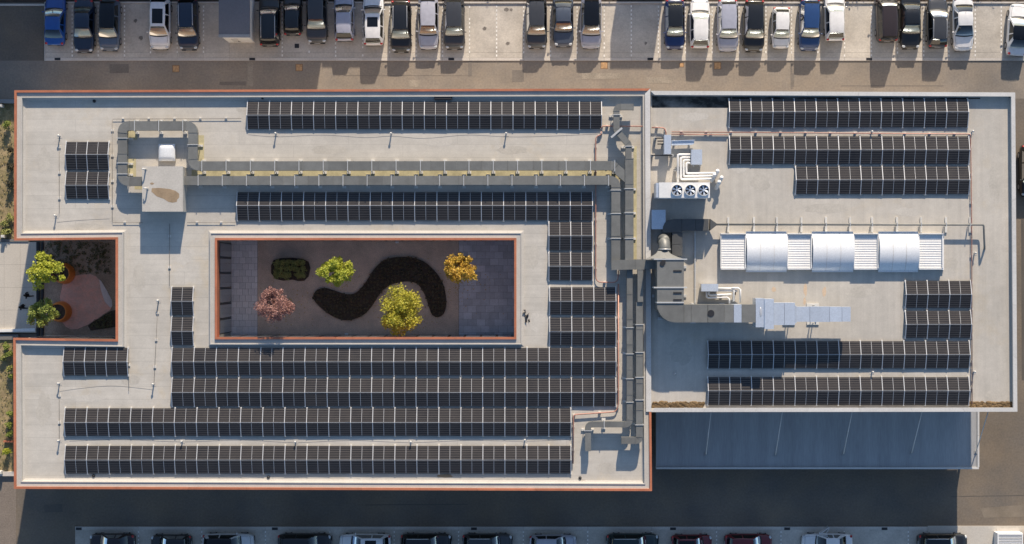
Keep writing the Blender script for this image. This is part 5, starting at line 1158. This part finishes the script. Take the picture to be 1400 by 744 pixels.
tag(fl.build('fallen_leaves', leafm('leaf_fallen',(.50,.34,.07),(.42,.22,.05),None,.1)), 'fallen yellow leaves scattered on the courtyard gravel', 'leaves', kind='stuff')
# notch undergrowth
rng = np.random.default_rng(9); ug = MB()
for k in range(190):
    x = rng.uniform(62,153); y = rng.uniform(332,376)
    if y > 380-abs(x-110)*.1: continue
    X, Y = P(x,y,.2); leaves(ug, rng, (X,Y,.16), (.18,.18,.10), 14, .12)
for k in range(60):
    x = rng.uniform(124,152); y = rng.uniform(430,449)
    if y < 445-(x-120)*.6: continue
    X, Y = P(x,y,.2); leaves(ug, rng, (X,Y,.18), (.16,.16,.08), 12, .11)
tag(ug.build('undergrowth', leafm('leaf_under',(.14,.13,.05),(.09,.09,.035),(.18,.15,.07),.1)), 'dark undergrowth around the patio in the notch', 'ground cover', kind='stuff')
# verge hedge along the north edge
rng = np.random.default_rng(10); hg = MB()
for k in range(700):
    x = rng.uniform(-60,1500); X = U(x); Y = V(2.7)+rng.uniform(.5,4.2); leaves(hg, rng, (X,Y,.3), (.45,.4,.25), 14, .2)
tag(hg.build('verge_planting', lf_dark), 'dark low planting along the north edge of the parking lot', 'ground cover', kind='stuff')
# ------------------------------------------------------------------ two people on the plaza
def person(label, foot, facing, stride, jacket, trousers, hair, seed):
    t = thing('person', (0,0,0), label, 'person', 'people walking on the plaza'); rr = random.Random(seed)
    vs, es, rad = [], [], []
    def nd(p, r_, par=None):
        vs.append(p); rad.append(r_)
        if par is not None: es.append((par, len(vs)-1))
        return len(vs)-1
    hip = nd((0,0,.96), .135); wst = nd((0,.01,1.10), .125, hip); ch_ = nd((0,.02,1.30), .15, wst); nk0 = nd((0,.01,1.45), .085, ch_); nk = nd((0,.03,1.53), .055, nk0); hd0 = nd((0,.045,1.62), .085, nk); hd1 = nd((0,.05,1.70), .09, hd0); hd2 = nd((0,.04,1.76), .06, hd1)
    ns = nd((0,.135,1.655), .018, hd0)
    for sg in (-1, 1):
        sw = sg*stride
        th = nd((sg*.10,0,.90), .10, hip); kn = nd((sg*.10,.10*sw+.03,.50), .068, th); an = nd((sg*.10,.20*sw-.04*(sw<0),.09), .045, kn); he = nd((sg*.10,.20*sw+.02,.045), .042, an); nd((sg*.11,.20*sw+.20,.035), .034, he)
        sh = nd((sg*.19,.01,1.41), .068, ch_); el = nd((sg*.25,-.08*sw-.02,1.14), .048, sh); wr_ = nd((sg*.25,-.16*sw+.08,.92), .033, el); pl_ = nd((sg*.25,-.18*sw+.10,.85), .032, wr_)
        for f in range(4):
            a = nd((sg*.25+(f-1.5)*.018,-.18*sw+.115,.80-abs(f-1.4)*.005), .0095, pl_); b_ = nd((sg*.25+(f-1.5)*.018-sg*.008,-.18*sw+.120,.765-.006*(f == 1)), .0085, a); nd((sg*.25+(f-1.5)*.017-sg*.022,-.18*sw+.118,.745), .008, b_)
        th1 = nd((sg*.25-sg*.035,-.18*sw+.125,.845), .011, pl_); nd((sg*.25-sg*.05,-.18*sw+.140,.81), .009, th1)
    me = bpy.data.meshes.new('body'); me.from_pydata(vs, es, []); o = bpy.data.objects.new('body', me); COL.objects.link(o)
    sk_ = o.modifiers.new('skin', 'SKIN')
    if not me.skin_vertices: me.attributes.new('skin', 'FLOAT', 'POINT')
    for i, sv in enumerate(me.skin_vertices[0].data): sv.radius = (rad[i],rad[i]*(.8 if i in (1,2) else 1)); sv.use_root = (i == 0)
    ss = o.modifiers.new('sub', 'SUBSURF'); ss.levels = 1; ss.render_levels = 1
    bpy.context.view_layer.update(); dg = bpy.context.evaluated_depsgraph_get(); nm = bpy.data.meshes.new_from_object(o.evaluated_get(dg)); o.modifiers.clear(); o.data = nm
    nm.materials.clear()
    for m_ in (pm('skin_tone',(.45,.28,.20),.6,var=.05), jacket, trousers, blackr): nm.materials.append(m_)
    for p in nm.polygons:
        c_ = p.center; p.use_smooth = True
        p.material_index = 3 if c_.z < .085 else 2 if c_.z < 1.0 and abs(c_.x) < .205 else 0 if c_.z > 1.49 or (c_.z < .895 and abs(c_.x) > .19) else 1
    o.parent = t; WL[o.name] = Vector((0,0,0))
    mb = MB(); mb.ellipsoid((0,.01,1.715), (.105,.115,.105), 14, 8); mb.ellipsoid((0,-.04,1.66), (.095,.08,.10), 12, 6); mb.build('hair', hair, o, smooth=True, origin=(0,0,0))
    for sg in (-1, 1):
        mb = MB(); mb.ellipsoid((sg*.035,.125,1.675), (.013,.010,.008), 8, 5); mb.build('eye', whitem, o, origin=(0,0,0))
        mb = MB(); mb.ellipsoid((sg*.094,.04,1.655), (.014,.025,.035), 8, 5); mb.build('ear', MATS['skin_tone'], o, origin=(0,0,0))
    mb = MB(); mb.ellipsoid((0,.122,1.60), (.028,.012,.008), 8, 5); mb.build('mouth', pm('lips',(.3,.12,.1),.5), o, origin=(0,0,0))
    mb = MB(); n = 12; rows = [[(math.cos(2*math.pi*k/n)*a, .012+math.sin(2*math.pi*k/n)*b, z) for k in range(n+1)] for a, b, z in ((.185,.155,.90),(.165,.14,1.06),(.17,.145,1.2))]; mb.grid(rows); mb.build('jacket_hem', jacket, o, smooth=True, origin=(0,0,0))
    t.location = (*foot,.125); t.rotation_euler = (0,0,facing); return t
jk = pm('black_cloth',(.012,.012,.014),.9,var=.1); jk2 = pm('charcoal_cloth',(.03,.03,.034),.9,var=.1); hr = pm('dark_hair',(.015,.011,.009),.6); shirt = pm('grey_scarf',(.4,.4,.4),.9)
person('person in black walking on the shaded plaza, nearer the lime tree', P(43.5,403.5), math.pi/2+.15, .9, jk, jk, hr, 1)
person('person in dark clothes walking on the shaded plaza, nearer the lower planter tree', P(37,419.5), math.pi/2-.2, .7, jk2, jk, hr, 2)
# ------------------------------------------------------------------ unseen blocks north of the lot, guessed from the shadows that fall on it
nb = thing('neighbour_building', (-60,40,0), 'neighbouring block north-west of the parking lot', 'building')
YN = 31.0
mb = MB(); mb.box(-140, -14.9, YN, YN+18, 0, 7.3); mb.build('wall', plaster, nb)
mb = MB(); mb.box(-140.3, -14.85, YN-.05, YN+18.3, 7.302, 7.55); mb.build('roof', greycop, nb)
facade((-138,YN), (-16,YN), 1.0, 4.2, 3.0, nb)
nb2 = thing('neighbour_annex', (-11,38,0), 'low annex beside the neighbouring block north of the parking lot', 'building')
mb = MB(); mb.box(-14.8, -10.4, YN+.1, YN+9, 0, 5.2); mb.build('wall', plaster, nb2); mb = MB(); mb.box(-14.8, -10.2, YN-.1, YN+9, 5.202, 5.45); mb.build('roof', greycop, nb2)
bb = thing('shadow_box', (11.5,33,0), 'unseen raised box added north of the empty bays to shade them', 'shadow caster')  # added out of view, shaped to cast the block shadow on bays and road
mb = MB(); mb.box(10.7, 14.4, YN, YN+2.4, 2.3, 5.55); mb.build('body', pm('shadow_box_paint',(.2,.22,.25),.5), bb)
for x in (10.8,14.3):
    for y in (YN+.1, YN+2.3): mb = MB(); mb.box(x-.08, x+.08, y-.08, y+.08, 0, 2.3); mb.build('leg', strapm, bb)
